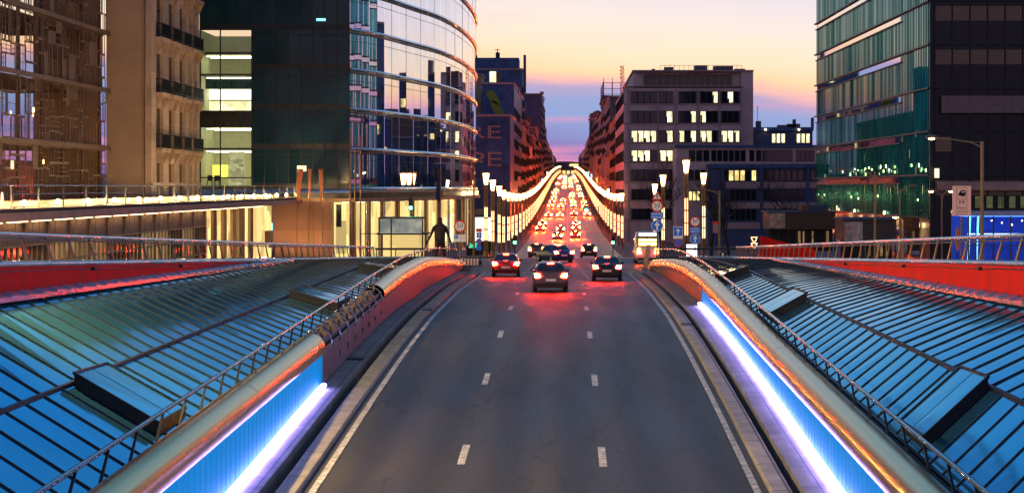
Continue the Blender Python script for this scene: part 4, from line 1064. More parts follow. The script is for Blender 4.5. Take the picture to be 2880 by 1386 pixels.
# ---------------------------------------------------------------- street canyon
def canyon():
    # left row, near to far
    t = block('mural_building', 'dark blue building wrapped in pink pixel letters behind the round tower', 'building', -21, -11.3, 372, 400, -9.5, 13.8, blue_f, face=False)
    d = 371.9
    def letters(s, x, y, h):
        me = text_mesh(s, 1.0, .03, pink_letters)
        xs = [v.co.x for v in me.vertices]; zs = [v.co.z for v in me.vertices]
        k = h/(max(zs)-min(zs)); me.transform(Matrix.Scale(k, 4)); me.transform(Matrix.Scale(1.7, 4, (1, 0, 0)))
        xs = [v.co.x for v in me.vertices]; zs = [v.co.z for v in me.vertices]
        o = place(me, 'lettering', t, (x-(max(xs)+min(xs))/2, d-.06, y-(max(zs)+min(zs))/2)); return o
    global pink_letters
    pink_letters = joints(mat('pink_pixels', (.34,.20,.22), .7, var=.1, emit=(.5,.22,.22), estr=.06), (.55, .55, .07, (PI/2, 0, 0)), .8, 0)
    letters('RE', px(1363, d), pz(372, d), 2.5); letters('PE', px(1366, d), pz(448, d), 2.8)
    q = MB(); 
    for k in range(16):
        z = -6+k*1.2; q.bar((-21, d-.02, z), (-11.4, d-.02, z+2.4), .06, .05)
    q.build('scaffold_mesh', blue_glass, t)
    t = block('blue_tower', 'tall dark blue glass tower with a lit window and a roof aerial', 'tower', -27.6, -12.0, 500, 520, -8.5, 30.9, blue_f, face=True, side=1, step=1.9, wid=1.5, hei=2.1, lev=3.2, lights=1, opts=((.93, blue_glass), (.07, win_dark)))
    def B(name, x0, x1, y0, y1, m, dd=499.7, th=.25): q = MB(); q.box(px(x0, dd), px(x1, dd), dd, dd+th, pz(y1, dd), pz(y0, dd)); return q.build(name, m, t)
    B('crown', 1333, 1459, 163, 196, blue_f, 501, 12); B('lit_window', 1377, 1395, 202, 232, pale_w); B('dark_screen', 1396, 1412, 205, 238, win_dark)
    B('chimney_slab', 1472, 1479, 155, 262, blue_f, 506, 4); B('roof_box', 1394, 1405, 148, 163, frame_dark, 505, 3); B('roof_box', 1338, 1342, 155, 163, frame_dark, 505, 2)
    q = MB(); dd = 505; q.box(px(1399, dd)-.12, px(1399, dd)+.12, dd, dd+.3, pz(148, dd), pz(139, dd)); q.box(px(1392, dd), px(1405, dd), dd, dd+.3, pz(141, dd), pz(139.5, dd)); q.build('aerial', frame_dark, t)
    t = block('tan_side_building', 'plain tan slab end rising between the round tower and the blue tower', 'building', px(1326, 430), px(1354, 430), 430, 445, -9, pz(213, 430), tan_f, face=False)
    t = block('leaf_mural_building', 'narrow dark building painted with two big yellow green leaves', 'building', px(1356, 402), -11.4, 402, 470, -9.3, pz(238, 402), blue_f, face=False, side=1)
    leaf_m = mat('leaf_paint', (.14,.17,.015), .6, var=.2, emit=(.3,.35,.02), estr=.02)
    for (cx, cy_, w, h, a) in ((1388, 276, 12, 26, -.7), (1405, 318, 11, 42, -.55)):
        pts = []
        for k in range(20):
            u = k/20*2*PI; x, y = w*math.cos(u)*(1-.35*math.sin(u)), h*math.sin(u)
            pts.append((px(cx+x*math.cos(a)-y*math.sin(a), 401.8), pz(cy_+x*math.sin(a)+y*math.cos(a), 401.8)))
        q = MB(); q.prism(pts, 'y', 401.85, 401.97); q.build('leaf', leaf_m, t)
    rnd = random.Random(31)
    names = [('red brick', brick_d), ('brown stone', brown_f), ('grey stone', grey_f), ('navy clad', navy), ('pale stone', beige), ('sooty stone', stone_b)]
    def row(side, edges, tops, mats_, what):
        for i in range(len(edges)-1):
            a, c = edges[i], edges[i+1]-.6; top = tops[i]; nm, m = names[mats_[i]]
            x0, x1 = (11.4, 27) if side < 0 else (-27, -11.4)
            z0 = min(zr(a), zr(c))-.3
            t = block('street_building', f'{nm} street building {what[i]}', 'building', x0, x1, a, c, z0, top, m, face=a < 760, side=side, step=3.4 if a < 800 else 6, wid=1.5, hei=2.0, rnd=rnd, lights=2, opts=((.72, win_dark), (.16, dim_w), (.12, amber_w)))
            if a < 900:
                for k in range(3): e = a+(c-a)*(.2+.3*k); q = MB(); q.box((x0 if side < 0 else x1)-.8, (x0 if side < 0 else x1)+.8, e-.25, e+.25, top+.453, top+rnd.uniform(.9, 2.2)); q.build('chimney', brick_d, t)
            if rnd.random() < .7 and a < 1200:
                q = MB(); X = (x0-.7 if side < 0 else x1+.05); zz = z0+rnd.uniform(3, 7); e = a+rnd.uniform(1, 6); q.box(X, X+.65, e, e+.25, zz, zz+rnd.uniform(1, 2.5)); q.build('shop_sign', rnd.choice((board_w, screen_b, amber_w)), t)
    # left: gap in the row keeps the two tall slabs standing out
    row(1, [471, 522, 560, 612, 676, 742, 822, 905, 960, 1030, 1160, 1270, 1420, 1600, 1780, 1950], [15, 18, 12, 16.5, 21, 17, 40.2, 38, 30, 25, 24, 25, 24, 26, 27],
        [1, 0, 4, 0, 1, 2, 3, 3, 2, 0, 1, 0, 4, 0, 1], ['with bay windows beside the blue tower', 'with a white sign past the blue tower', 'with white cladding midway on the left', 'with scaffold stripes on the left', 'with a lit window strip on the left', 'below the tall navy slab', 'standing tallest far down the left side', 'just beyond the tallest slab on the left', 'stepping down past the tall slabs', 'with a corner turret far left', 'far down the left side at the rise', 'on the left near the hilltop', 'on the left of the hilltop', 'second from last on the left', 'last on the left before the end building'])
    row(-1, [392, 440, 506, 520+60, 640, 700, 762, 860, 983, 1080, 1200, 1340, 1500, 1700, 1950], [13, 15.8, 24, 26.5, 24, 27, 30, 33, 26, 26, 24, 26, 27, 29],
        [4, 1, 2, 3, 2, 1, 2, 3, 0, 1, 0, 4, 0, 1], ['beside the pinkish office on its street side', 'with stepped bays past the pinkish office', 'under the roof scaffold on the right', 'with scaffolded roof on the right', 'in shadow past the scaffold on the right', 'midway on the right side', 'below a jagged roofline on the right', 'with the far right slab edge', 'glowing orange far down the right', 'with a mansard far down the right', 'at the rise on the right', 'on the right near the hilltop', 'second from last on the right', 'last on the right before the end building'])
    # scaffold on the right hand roofs
    t = thing('roof_scaffold', 'bare scaffold poles standing on the dark roofs right of the street', 'scaffold', (16, 600, 26))
    q = MB()
    for x in frange(11.2, 22, 2.6):
        q.bar((x, 582, 24), (x, 582, 33.5), .16); q.bar((x, 588, 24), (x, 588, 32.5), .16)
    for z in (28.5, 30.2, 32): q.bar((11, 582, z), (22, 582, z), .14); q.bar((11.2, 582, z), (11.2, 636, z), .14)
    for k in range(6): q.bar((11.2, 582+k*10, 26), (11.2, 582+k*10, 33), .14)
    q.build('poles', frame_dark, t)
    t = thing('lattice_mast', 'thin lattice radio mast on the roofs beside the pinkish office', 'mast', (px(1751, 440), 440, 15))
    q = MB(); x0, dm = px(1751, 440), 440; zt_ = pz(185, 440)
    for u, v in ((-.45, -.4), (.45, -.4), (0, .5)): q.bar((x0+u, dm+v, 15.5), (x0+u*.5, dm+v*.5, zt_), .09)
    for k in range(12):
        z = 16+k*(zt_-16)/12; q.bar((x0-.42, dm-.4, z), (x0+.42, dm-.4, z+.9), .06); q.bar((x0+.42, dm-.4, z), (x0-.42, dm-.4, z+.9), .06); q.bar((x0-.45, dm-.4, z), (x0+.45, dm-.4, z), .06)
    for k in range(4): q.box(x0-.6, x0-.35, dm-.5, dm-.3, zt_-3+k*.8, zt_-2.6+k*.8)
    q.build('lattice', sign_red, t)
    # building that closes the street
    t = thing('end_building', 'long low roofed building with a lit window band closing the street', 'building', (0, 2000, 12))
    b = MB(); b.box(-22, 24, 1990, 2010, 8, 18.5); b.build('wall', brick_d, t)
    b = MB(); b.prism([(-23, 18.51), (25, 18.51), (21, 25.0), (2, 26.5), (-10, 26.5), (-18, 24)], 'y', 1989, 2011); b.build('roof', mat('slate', (.10,.06,.09), .8), t)
    b = MB(); b.box(2, 17, 1987.5, 1988.9, 21.5, 24); b.build('lit_window_band', amber_w, t)
    for k in range(9):
        b = MB(); x = -19+k*4.6; b.box(x, x+3, 1989.0, 1989.6, 13.3, 16.8); b.build('window', amber_w, t)
canyon()
# ---------------------------------------------------------------- blocks across the side street, mirrored in the round tower
def side_street():
    rnd = random.Random(77)
    for i, (x0, x1, d0, d1, top, m, lab) in enumerate(((66, 92, 300, 330, 12, navy, 'dark stepped block of the side street, mirrored low in the round tower'), (68, 77, 283, 296, 27, blue_f, 'slim dark tower of the side street, mirrored tall in the round tower'),
                                    (66, 96, 331, 352, 9.0, grey_f, 'low grey block of the side street, mirrored with lit windows'), (66, 73, 353, 360, 22, navy, 'thin navy tower of the side street, mirrored between two blocks'), (66, 100, 361, 430, 14, brown_f, 'long brown block of the side street, mirrored near the edge of the round tower'))):
        t = block('side_building', lab, 'building', x0, x1, d0, d1, -9, top, m, face=True, side=-1, rnd=rnd, opts=((.72, win_dark), (.28, amber_w)), step=4.2)
        for k in range(3):
            q = MB(); a = x0+(x1-x0)*rnd.uniform(.1, .7); q.box(a, a+(x1-x0)*.15, d0+1, d0+3, top+.453, top+rnd.uniform(1, 3)); q.build('roof_plant', grey_f, t)
side_street()
# ================================================================ street lamps
def lamp_parts(near=True):
    post, tubes, lan, cage = MB(), [], MB(), MB()
    for x in (-.13, .13): post.tube([(x, .0, 0), (x, .0, 7.1)], .075, 8)
    post.tube([(0, .08, 0), (0, .08, 7.1)], .085, 8); post.lathe([(.26, 0), (.26, .5), (.2, .55), (.2, .6)], 12)
    for z in (1.55, 2.68, 3.82, 5.0, 6.2): post.box(-.22, .22, -.1, .12, z, z+.07)
    post.lathe([(.2, 7.0), (.22, 7.12)], 12)
    for x in (-.10, .10):
        q = MB()
        for z0 in (1.66, 2.78, 3.92): q.tube([(x, -.16, z0), (x, -.16, z0+1.0)], .042, 8)
        tubes.append(q)
    lan.lathe([(.0, 7.15), (.15, 7.15), (.30, 8.25), (.0, 8.26)], 14)
    for k in range(6):
        a = k*PI/3+.3; cage.bar((.17*math.cos(a), .17*math.sin(a), 7.1), (.42*math.cos(a), .42*math.sin(a), 8.45), .035)
    for z, r in ((7.14, .18), (8.05, .36)):
        cage.tube([(r*math.cos(a), r*math.sin(a), z) for a in frange(0, 2*PI, PI/7)], .018, 5)
    return post, tubes, lan, cage
def street_lamps():
    t = thing('street_lamp', '', 'street lamp')
    post, tubes, lan, cage = lamp_parts()
    post.build('post', brown_metal, t); tubes[0].build('light_tube', tube_l, t); tubes[1].build('light_tube', tube_l, t); lan.build('lantern', lantern_m, t); cage.build('cage', brown_metal, t)
    far = MB(); far.box(-.22, .22, -.1, .12, 0, 7.1, 0); far.box(-.11, .11, -.22, -.1, 1.66, 4.9, 1)
    far.lathe([(.0, 7.15), (.17, 7.15), (.36, 8.25), (.0, 8.26)], 8, mi=2)
    fme = far.mesh('street_lamp', [brown_metal, tube_far, lantern_far])
    used = [False]
    def put(x, d, z, label, group=None):
        if not used[0]:
            used[0] = True; t.location = (x, d, z); t['label'] = label
            if group: t['group'] = group
            return t
        o = dup(t, (x, d, z), 0, label, group)
        if not group and 'group' in o: del o['group']
        return o
    put(px(1367, 187), 187, zr(187)+.14, 'tallest and nearest lit lantern lamp of the left row', 'lantern lamps along the street')
    put(px(1385, 203), 204, zr(204)+.14, 'second lantern lamp from the near end of the left row', 'lantern lamps along the street')
    put(px(1404, 222), 222, zr(222)+.14, 'third lantern lamp from the near end of the left row', 'lantern lamps along the street')
    put(px(1930, 167), 167, -5.95, 'tallest lantern lamp at right, beside the blue rectangular arrow sign', 'lantern lamps along the street')
    put(px(1979, 192), 192, -6.9, 'lantern lamp right of the tallest one, with bare trees behind', 'lantern lamps along the street')
    put(px(1865, 193), 193, -7.1, 'lantern lamp just right of the tall stacked warning signs', 'lantern lamps along the street')
    put(px(1842, 212), 212, -8.0, 'lantern lamp half hidden behind the triangular warning sign', 'lantern lamps along the street')
    def row(s, d0):
        d = d0; side = 'left' if s < 0 else 'right'
        while d < 1950:
            x = s*(8.15 if d < 1200 else 8.15-(d-1200)/750*1.2); z = zr(d)+.14
            if d < 640: put(x, d, z, f'lantern lamp with glowing tubes in the unbroken {side} row dipping down the street', f'lamps of the {side} row down the street')
            else:
                o = bpy.data.objects.new('street_lamp', fme); C.objects.link(o); o.location = (x, d, z)
                tag(o, f'far lantern lamp in the {side} row climbing towards the hilltop', 'street lamp', f'far lamps of the {side} row on the hill')
            d += 20 if d < 300 else (25 if d < 700 else 34)
    row(-1, 241); row(1, 281)
street_lamps()
def arm_lamp(x, d, z0, top, reach, lit, label, m, double=False, r=.10):
    t = thing('arm_lamp', label, 'street lamp', (x, d, z0))
    b = MB(); b.tube([(x, d, z0), (x, d, z0+1.2), (x, d, top)], [r*1.15, r, r*.8], 10); b.build('pole', m, t)
    for s, L in (((1, reach),) if not double else ((1, reach), (-1, reach*.8))):
        e = (x+s*L, d, top+.22)
        b = MB(); b.tube([(x, d, top-.35), (x+s*L*.25, d, top-.05), (x+s*L*.6, d, top+.10), e], [.05, .045, .04, .035], 8); b.tube([(x, d, top-.05), (x+s*L*.3, d, top-.02)], .02, 6); b.build('arm', m, t)
        sg = 1 if s*L > 0 else -1
        b = MB(); pr = [(0, 0), (.18, -.04), (.5, -.05), (.72, .02), (.62, .13), (.3, .18), (.05, .12)]
        b.prism([(e[0]+sg*(u-.1), e[2]+v) for u, v in pr], 'y', d-.16, d+.16); h = b.build('lamp_head', pole_m, t)
        if lit:
            b = MB(); b.lathe([(0, -.10), (.16, -.07), (.2, -.0)], 10, (e[0]+sg*.25, d, e[2]-.03)); b.build('lamp_glass', lantern_m, h)
    return t
arm_lamp(px(2762, 112), 112, -5.3, pz(398, 112), -2.75, True, 'tall ochre street lamp with one long lit arm, before the blue pavilion', pole_y, r=.12)
arm_lamp(px(2461, 145), 145, -6, pz(484, 145), -2.5, False, 'ochre street lamp whose long arm ends in an unlit bluish head', pole_y)
arm_lamp(px(2531, 150), 150, -6.1, pz(532, 150), .8, False, 'slim dark lamp post with a forked top and two small unlit heads', pole_y, True, .08)
arm_lamp(px(2649, 140), 140, -6, pz(545, 140), -.55, True, 'slim lamp post with a small lit head left of the metro sign', pole_m, True, .07)
arm_lamp(px(2539, 128), 128, -5.9, pz(618, 128), -.25, True, 'short yellow lit lamp post behind the right upper railing', pole_y, r=.09)
arm_lamp(px(2024, 165), 165, -6.3, pz(536, 165), -2.6, False, 'plain ochre pole with a dark drooping lamp head among the bare trees', pole_y, r=.11)
arm_lamp(px(1333, 175), 175, -6.6, pz(463, 175), .25, False, 'slim unlit post with a flat cap beside the round glass tower', brown_metal, True, .10)

# ================================================================ cars
def loft(mb, sec, mi=0, smooth=True):
    n = len(sec[0]); v = [p for s in sec for p in s]
    f = [(i*n+k, (i+1)*n+k, (i+1)*n+(k+1) % n, i*n+(k+1) % n) for i in range(len(sec)-1) for k in range(n)]
    mb.add(v, f, mi, smooth); mb.add(sec[0], [tuple(range(n))], mi); mb.add(sec[-1], [tuple(range(n-1, -1, -1))], mi)
def make_car(paint, label, kind='hatchback', tail=None, front=False, amber=False):
    """Faces +y, rear at -y, wheels on z=0."""
    t = thing('car', label, 'car')
    if kind == 'hatchback':
        L = [(-2.06, .74, .36, .62, .70), (-2.03, .82, .28, .84, .95), (-1.93, .86, .22, .92, 1.08), (-1.62, .875, .2, .94, 1.40), (-1.2, .88, .2, .95, 1.48), (0, .88, .2, .93, 1.49), (.5, .88, .2, .92, 1.43), (1.15, .875, .2, .91, 1.0), (1.75, .84, .22, .80, .87), (2.0, .78, .26, .66, .72), (2.06, .68, .34, .55, .60)]
        rear, wsc = ((-1.95, 1.08), (-1.60, 1.42)), ((.52, 1.42), (1.12, 1.02)); roofw = .60; s0, s1 = -1.55, .70
    elif kind == 'saloon':
        L = [(-2.3, .74, .36, .62, .70), (-2.27, .82, .28, .86, .93), (-2.1, .87, .22, .92, .99), (-1.55, .88, .2, .94, 1.04), (-.95, .89, .2, .95, 1.40), (-.3, .89, .2, .94, 1.45), (.35, .89, .2, .93, 1.40), (1.1, .88, .2, .91, .99), (1.8, .86, .22, .80, .87), (2.2, .80, .26, .66, .72), (2.27, .68, .34, .55, .60)]
        rear, wsc = ((-1.55, 1.05), (-.95, 1.39)), ((.38, 1.39), (1.05, 1.02)); roofw = .58; s0, s1 = -1.0, .60
    else:
        L = [(-2.5, .90, .40, .9, 1.0), (-2.46, .96, .32, 1.1, 2.3), (-2.3, .98, .26, 1.2, 2.48), (-1, .99, .24, 1.2, 2.52), (.6, .99, .24, 1.2, 2.5), (1.2, .98, .24, 1.2, 2.3), (1.9, .97, .24, 1.15, 1.35), (2.4, .92, .28, .95, 1.05), (2.5, .80, .36, .7, .75)]
        rear, wsc = ((-2.50, 1.35), (-2.49, 2.15)), ((1.22, 2.25), (1.88, 1.40)); roofw = .86; s0, s1 = .5, 1.25
    sec = []
    for y, w, zl_, zb, zt_ in L:
        tw = roofw if zt_-zb > .3 else w*.86
        if zt_-zb > .3: m = min(1, (zt_-zb)/.5); tw = w*.92*(1-m)+roofw*m if kind != 'van' else roofw
        sec.append([(-w*.9, y, zl_), (w*.9, y, zl_), (w, y, zl_+.18), (w*1.0, y, (zl_+zb)*.5+.1), (w*.975, y, zb), (tw, y, zt_-.05), (tw*.72, y, zt_), (-tw*.72, y, zt_), (-tw, y, zt_-.05), (-w*.975, y, zb), (-w, y, (zl_+zb)*.5+.1), (-w, y, zl_+.18)])
    b = MB(); loft(b, sec); b.build('body', paint, t)
    wr = .31 if kind != 'van' else .36; hw = .86 if kind != 'van' else .95
    (ry0, rz0), (ry1, rz1) = rear; (fy1, fz1), (fy0, fz0) = wsc
    b = MB(); e = .02
    b.add([(-hw*.80, ry0-e, rz0), (hw*.80, ry0-e, rz0), (roofw*.90, ry1-e, rz1), (-roofw*.90, ry1-e, rz1)], [(0, 1, 2, 3)]); b.build('rear_window', car_glass, t)
    b = MB(); b.add([(-hw*.82, fy0+e, fz0), (hw*.82, fy0+e, fz0), (roofw*.92, fy1+e*2, fz1), (-roofw*.92, fy1+e*2, fz1)], [(3, 2, 1, 0)]); b.build('windscreen', car_glass, t)
    zb = .97 if kind != 'van' else 1.3; zt_ = 1.36 if kind != 'van' else 2.1
    for s in (-1, 1):
        b = MB(); b.add([(s*(hw*.995+.004), s0, zb), (s*(hw*.995+.004), s1+.25, zb), (s*(roofw+.055), s1-.10, zt_), (s*(roofw+.055), s0+.18, zt_)], [(0, 1, 2, 3)[::s]]); b.build('side_window', car_glass, t)
        b = MB(); b.box(s*hw-.02 if s > 0 else s*hw-.14, s*hw+.14 if s > 0 else s*hw+.02, .72, .84, .95, 1.07); b.build('mirror', paint, t)
        yr = ry0 if kind == 'van' else L[1][0]
        zl_ = .80 if kind != 'van' else .85
        b = MB(); b.prism([(s*.50, zl_-.04), (s*.80, zl_-.07), (s*.83, zl_+.16), (s*.56, zl_+.13)], 'y', yr-.05, yr+.06)
        b.build('tail_lamp', tail or tail_l, t)
        if amber: q = MB(); q.box(s*.70-.12, s*.70+.12, yr-.06, yr+.05, zl_+.24, zl_+.34); q.build('indicator', amber_l, t)
        b = MB(); yf = L[-2][0]; b.prism([(s*.45, .60), (s*.74, .58), (s*.76, .74), (s*.48, .72)], 'y', yf-.14, yf+.05); b.build('headlight', head_l if front else sign_white, t)
        for y in (L[0][0]+.78, L[-1][0]-.72):
            w = MB(); w.tube([(s*(hw-.19), y, wr), (s*(hw+.015), y, wr)], wr, 18); wh = w.build('wheel', tyre_m, t)
            w = MB(); w.tube([(s*(hw+.016), y, wr), (s*(hw+.022), y, wr)], wr*.62, 12); w.build('rim', rim_m, wh)
    b = MB(); yr = L[1][0]; b.box(-.26, .26, yr-.035, yr-.02, .56, .67); b.build('number_plate', plate_m, t)
    b = MB(); b.box(-.8, .8, L[0][0]-.03, L[0][0]+.2, .34, .46); b.build('bumper', tyre_m, t)
    if kind != 'van':
        b = MB(); b.box(-.16, .16, ry1-.05, ry1-.02, rz1+.01, rz1+.04); b.build('brake_lamp', tail or tail_l, t)
    else:
        for z0, m in ((2.2, board_w), (1.75, amber_l), (1.45, amber_l)):
            b = MB(); b.box(-.7, .7, -2.56, -2.51, z0, z0+.2); b.build('lit_panel', m, t)
    return t
def cars():
    paints = {n: mat('paint_'+n, c, .22, .3, var=.05, spec=.7) for n, c in (('black', (.015,.015,.018)), ('silver', (.32,.32,.34)), ('white', (.6,.6,.6)), ('red', (.35,.02,.02)), ('blue', (.03,.05,.20)), ('grey', (.08,.08,.09)))}
    def slope(d): return math.atan((zr(d+1)-zr(d-1))/2)
    def set_(o, x, d, yaw=0, dz=.02):
        o.location = (x, d, zr(d)+dz); o.rotation_euler = (slope(d)*math.cos(yaw), 0, yaw); return o
    far = {}
    for kind, p in (('hatchback', 'black'), ('saloon', 'silver'), ('hatchback', 'red'), ('saloon', 'grey')):
        far[p] = make_car(paints[p], '', kind, tail_far, amber=True)
    used = set()
    def put(p, x, d, label, group):
        if p not in used: used.add(p); o = far[p]; o['label'] = label; o['group'] = group
        else: o = dup(far[p], (0, 0, 0), 0, label, group)
        return set_(o, x, d)
    lanes = (-5.3, -1.8, 1.8, 5.3); ln = ('left', 'second', 'third', 'right')
    rnd = random.Random(9)
    g = 'cars queueing in rows down the street'
    for r, (d, what, ls) in enumerate(((345, 'rolling up behind the queue', (1, 2)), (398, 'in the nearest queue row', (0, 1, 2)), (436, 'just behind the nearest queue row', (0, 2)), (513, 'in the middle queue row', (0, 1, 2, 3)), (600, 'in the farthest clear queue row', (0, 1, 2, 3)))):
        for l in ls:
            p = ('black', 'silver', 'red', 'grey')[(l*3+r*2+(l*r) % 3) % 4]
            put(p, lanes[l]+rnd.uniform(-.45, .45), d+rnd.uniform(-9, 9), f'{p} car with red tail lamps {what}, {ln[l]} lane', g)
    for r, d in enumerate((660, 720, 790, 860, 940, 1040, 1150, 1300, 1480)):
        for l in range(4):
            if rnd.random() < .62: put(rnd.choice(('black', 'silver', 'grey')), lanes[l]+rnd.uniform(-.3, .3), d+rnd.uniform(-14, 14), 'tiny car with lit tail lamps far up the rising street', 'far cars climbing the hill')
    # cars on the junction and at the top of the ramp
    set_(make_car(paints['blue'], 'dark blue saloon crossing in the middle of the junction with red lamps', 'saloon', tail_l), px(1560, 152), 152, .35)
    set_(make_car(paints['grey'], 'grey hatchback driving off into the left street lane past the junction', 'hatchback', tail_l, amber=True), px(1512, 196), 196, -.05)
    set_(make_car(paints['black'], 'black hatchback pulling away in the third street lane past the junction', 'hatchback', tail_l, amber=True), px(1655, 205), 205, .02)
    set_(make_car(paints['white'], 'white saloon waiting in the street beyond the junction, second lane', 'saloon', tail_l), px(1562, 250), 250, 0)
    set_(make_car(paints['black'], 'black saloon leaving the ramp in the right lane with red tail lamps', 'saloon', tail_l), 2.35, 112, -.02)
    set_(make_car(paints['grey'], 'grey hatchback climbing the ramp in the middle lane with red tail lamps', 'hatchback', tail_l), -.9, 97, .03)
    set_(make_car(paints['red'], 'dark red saloon leaving the ramp in the left lane with red tail lamps', 'saloon', tail_l), -3.9, 120, .02)
    set_(make_car(paints['white'], 'white van with amber and white lit rear panels at the end of the right tube', 'van', tail_l, amber=True), px(1818, 150), 150, 0)
cars()

# ================================================================ traffic signals
def signal(x, d, zc_, label, z0=None, colour=green_l, arm=None, r=.12):
    z0 = zr(d)+.1 if z0 is None else z0
    t = thing('traffic_light', label, 'traffic light', (arm if arm else x+.0, d+.12, z0))
    X = arm if arm is not None else x
    b = MB(); b.tube([(X, d+.22, z0), (X, d+.22, zc_+.9)], .06, 8)
    if arm is not None: b.tube([(X, d+.22, zc_+.6), (x, d+.22, zc_+.6)], .05, 8)
    b.build('pole', frame_dark, t)
    b = MB(); b.box(x-.17, x+.17, d-.02, d+.16, zc_-.22, zc_+.78); hs = b.build('housing', frame_dark, t)
    for k in range(3):
        m = colour if k == 0 else sign_black
        b = MB(); b.tube([(x, d-.06, zc_+.28*k), (x, d-.021, zc_+.28*k)], r, 14); b.build('signal_lens', m, hs)
        b = MB(); b.tube([(x+(r+.03)*math.cos(a), d-.10, zc_+.28*k+(r+.03)*math.sin(a)) for a in frange(0, PI, PI/8)], .02, 5); b.build('hood', frame_dark, hs)
signal(px(1448, 200), 200, pz(682, 200), 'green traffic light low on a pole at the foot of the left lamp row', r=.16)
signal(px(1724, 230), 230, pz(682, 230), 'green traffic light low on a pole at the foot of the right lamp row', r=.17)
signal(px(1649, 450), 450, pz(590, 450), 'bright green traffic light hung over the right street lane', arm=7.4, r=.34, z0=zr(450)+.1)
signal(px(1155, 148), 148, pz(585, 148), 'green traffic light before the columns of the round tower', r=.13, z0=-6.2)

# ================================================================ signs
def disc(t, x, y, z, r, m, name, ring=None):
    b = MB(); b.tube([(x, y, z), (x, y+.03, z)], r, 32, smooth=False); o = b.build(name, m, t); return o
def speed_sign(t, x, y, z, r):
    o = disc(t, x, y, z, r, sign_red, 'speed_plate')
    b = MB(); b.tube([(x, y-.012, z), (x, y-.001, z)], r*.76, 32, smooth=False); b.build('white_face', sign_white, o)
    me = text_mesh('50', r*1.05, .004, sign_black); place(me, 'lettering', o, (x, y-.02, z+r*.10))
    me = text_mesh('km', r*.34, .004, sign_black); place(me, 'lettering', o, (x, y-.02, z-r*.48))
def arrow_poly(x, z, s): return [(x-.09*s, z-.42*s), (x+.09*s, z-.42*s), (x+.09*s, z+.02*s), (x+.30*s, z+.0*s), (x, z+.44*s), (x-.30*s, z+.0*s), (x-.09*s, z+.02*s)]
def arrow_disc(t, x, y, z, r):
    o = disc(t, x, y, z, r, sign_white, 'arrow_plate')
    b = MB(); b.tube([(x, y-.012, z), (x, y-.001, z)], r*.92, 32, smooth=False); b.build('blue_face', sign_blue, o)
    b = MB(); b.prism(arrow_poly(x, z, r*1.7), 'y', y-.022, y-.013); b.build('arrow', sign_white, o)
def rappel(t, x, y, z, w, h, words=('RAPPEL', 'HERHALING')):
    b = MB(); b.box(x-w/2, x+w/2, y, y+.03, z-h/2, z+h/2); o = b.build('text_plate', sign_blue, t)
    for k, s in enumerate(words):
        me = text_mesh(s, h*.46, .004, sign_white); xs = [v.co.x for v in me.vertices]; f = min(1.25, .9*w/(max(xs)-min(xs))); me.transform(Matrix.Scale(f, 4, (1, 0, 0)))
        place(me, 'lettering', o, (x, y-.008, z+h*(.23-.47*k)))
def warn(t, x, y, z, w, mark='merge'):
    h = w*.87
    b = MB(); b.prism([(x-w/2, z-h/2), (x+w/2, z-h/2), (x, z+h/2)], 'y', y, y+.03); o = b.build('warning_plate', sign_red, t)
    b = MB(); b.prism([(x-w*.33, z-h*.39), (x+w*.33, z-h*.39), (x, z+h*.25)], 'y', y-.012, y-.001); b.build('white_face', sign_white, o)
    b = MB()
    if mark == 'merge':
        b.bar((x-.0*w, y-.018, z-h*.33), (x+.0*w, y-.018, z+h*.02), .09*w, .01); b.bar((x-.12*w, y-.018, z-h*.2), (x-.01*w, y-.018, z-.08*h), .07*w, .01); b.bar((x+.02*w, y-.018, z-h*.28), (x+.13*w, y-.018, z-.17*h), .07*w, .01); b.prism([(x-.09*w, z-.0*h), (x+.09*w, z), (x, z+.16*h)], 'y', y-.022, y-.014)
    else: b.prism([(x-.06*w, z-.3*h), (x+.06*w, z-.3*h), (x+.09*w, z-.1*h), (x, z+.08*h), (x-.09*w, z-.1*h)], 'y', y-.022, y-.014)
    b.build('mark', sign_black, o)
def pole(t, x, y, z0, z1, m=pole_m, r=.045): b = MB(); b.tube([(x, y, z0), (x, y, z1)], r, 8); b.build('pole', m, t)
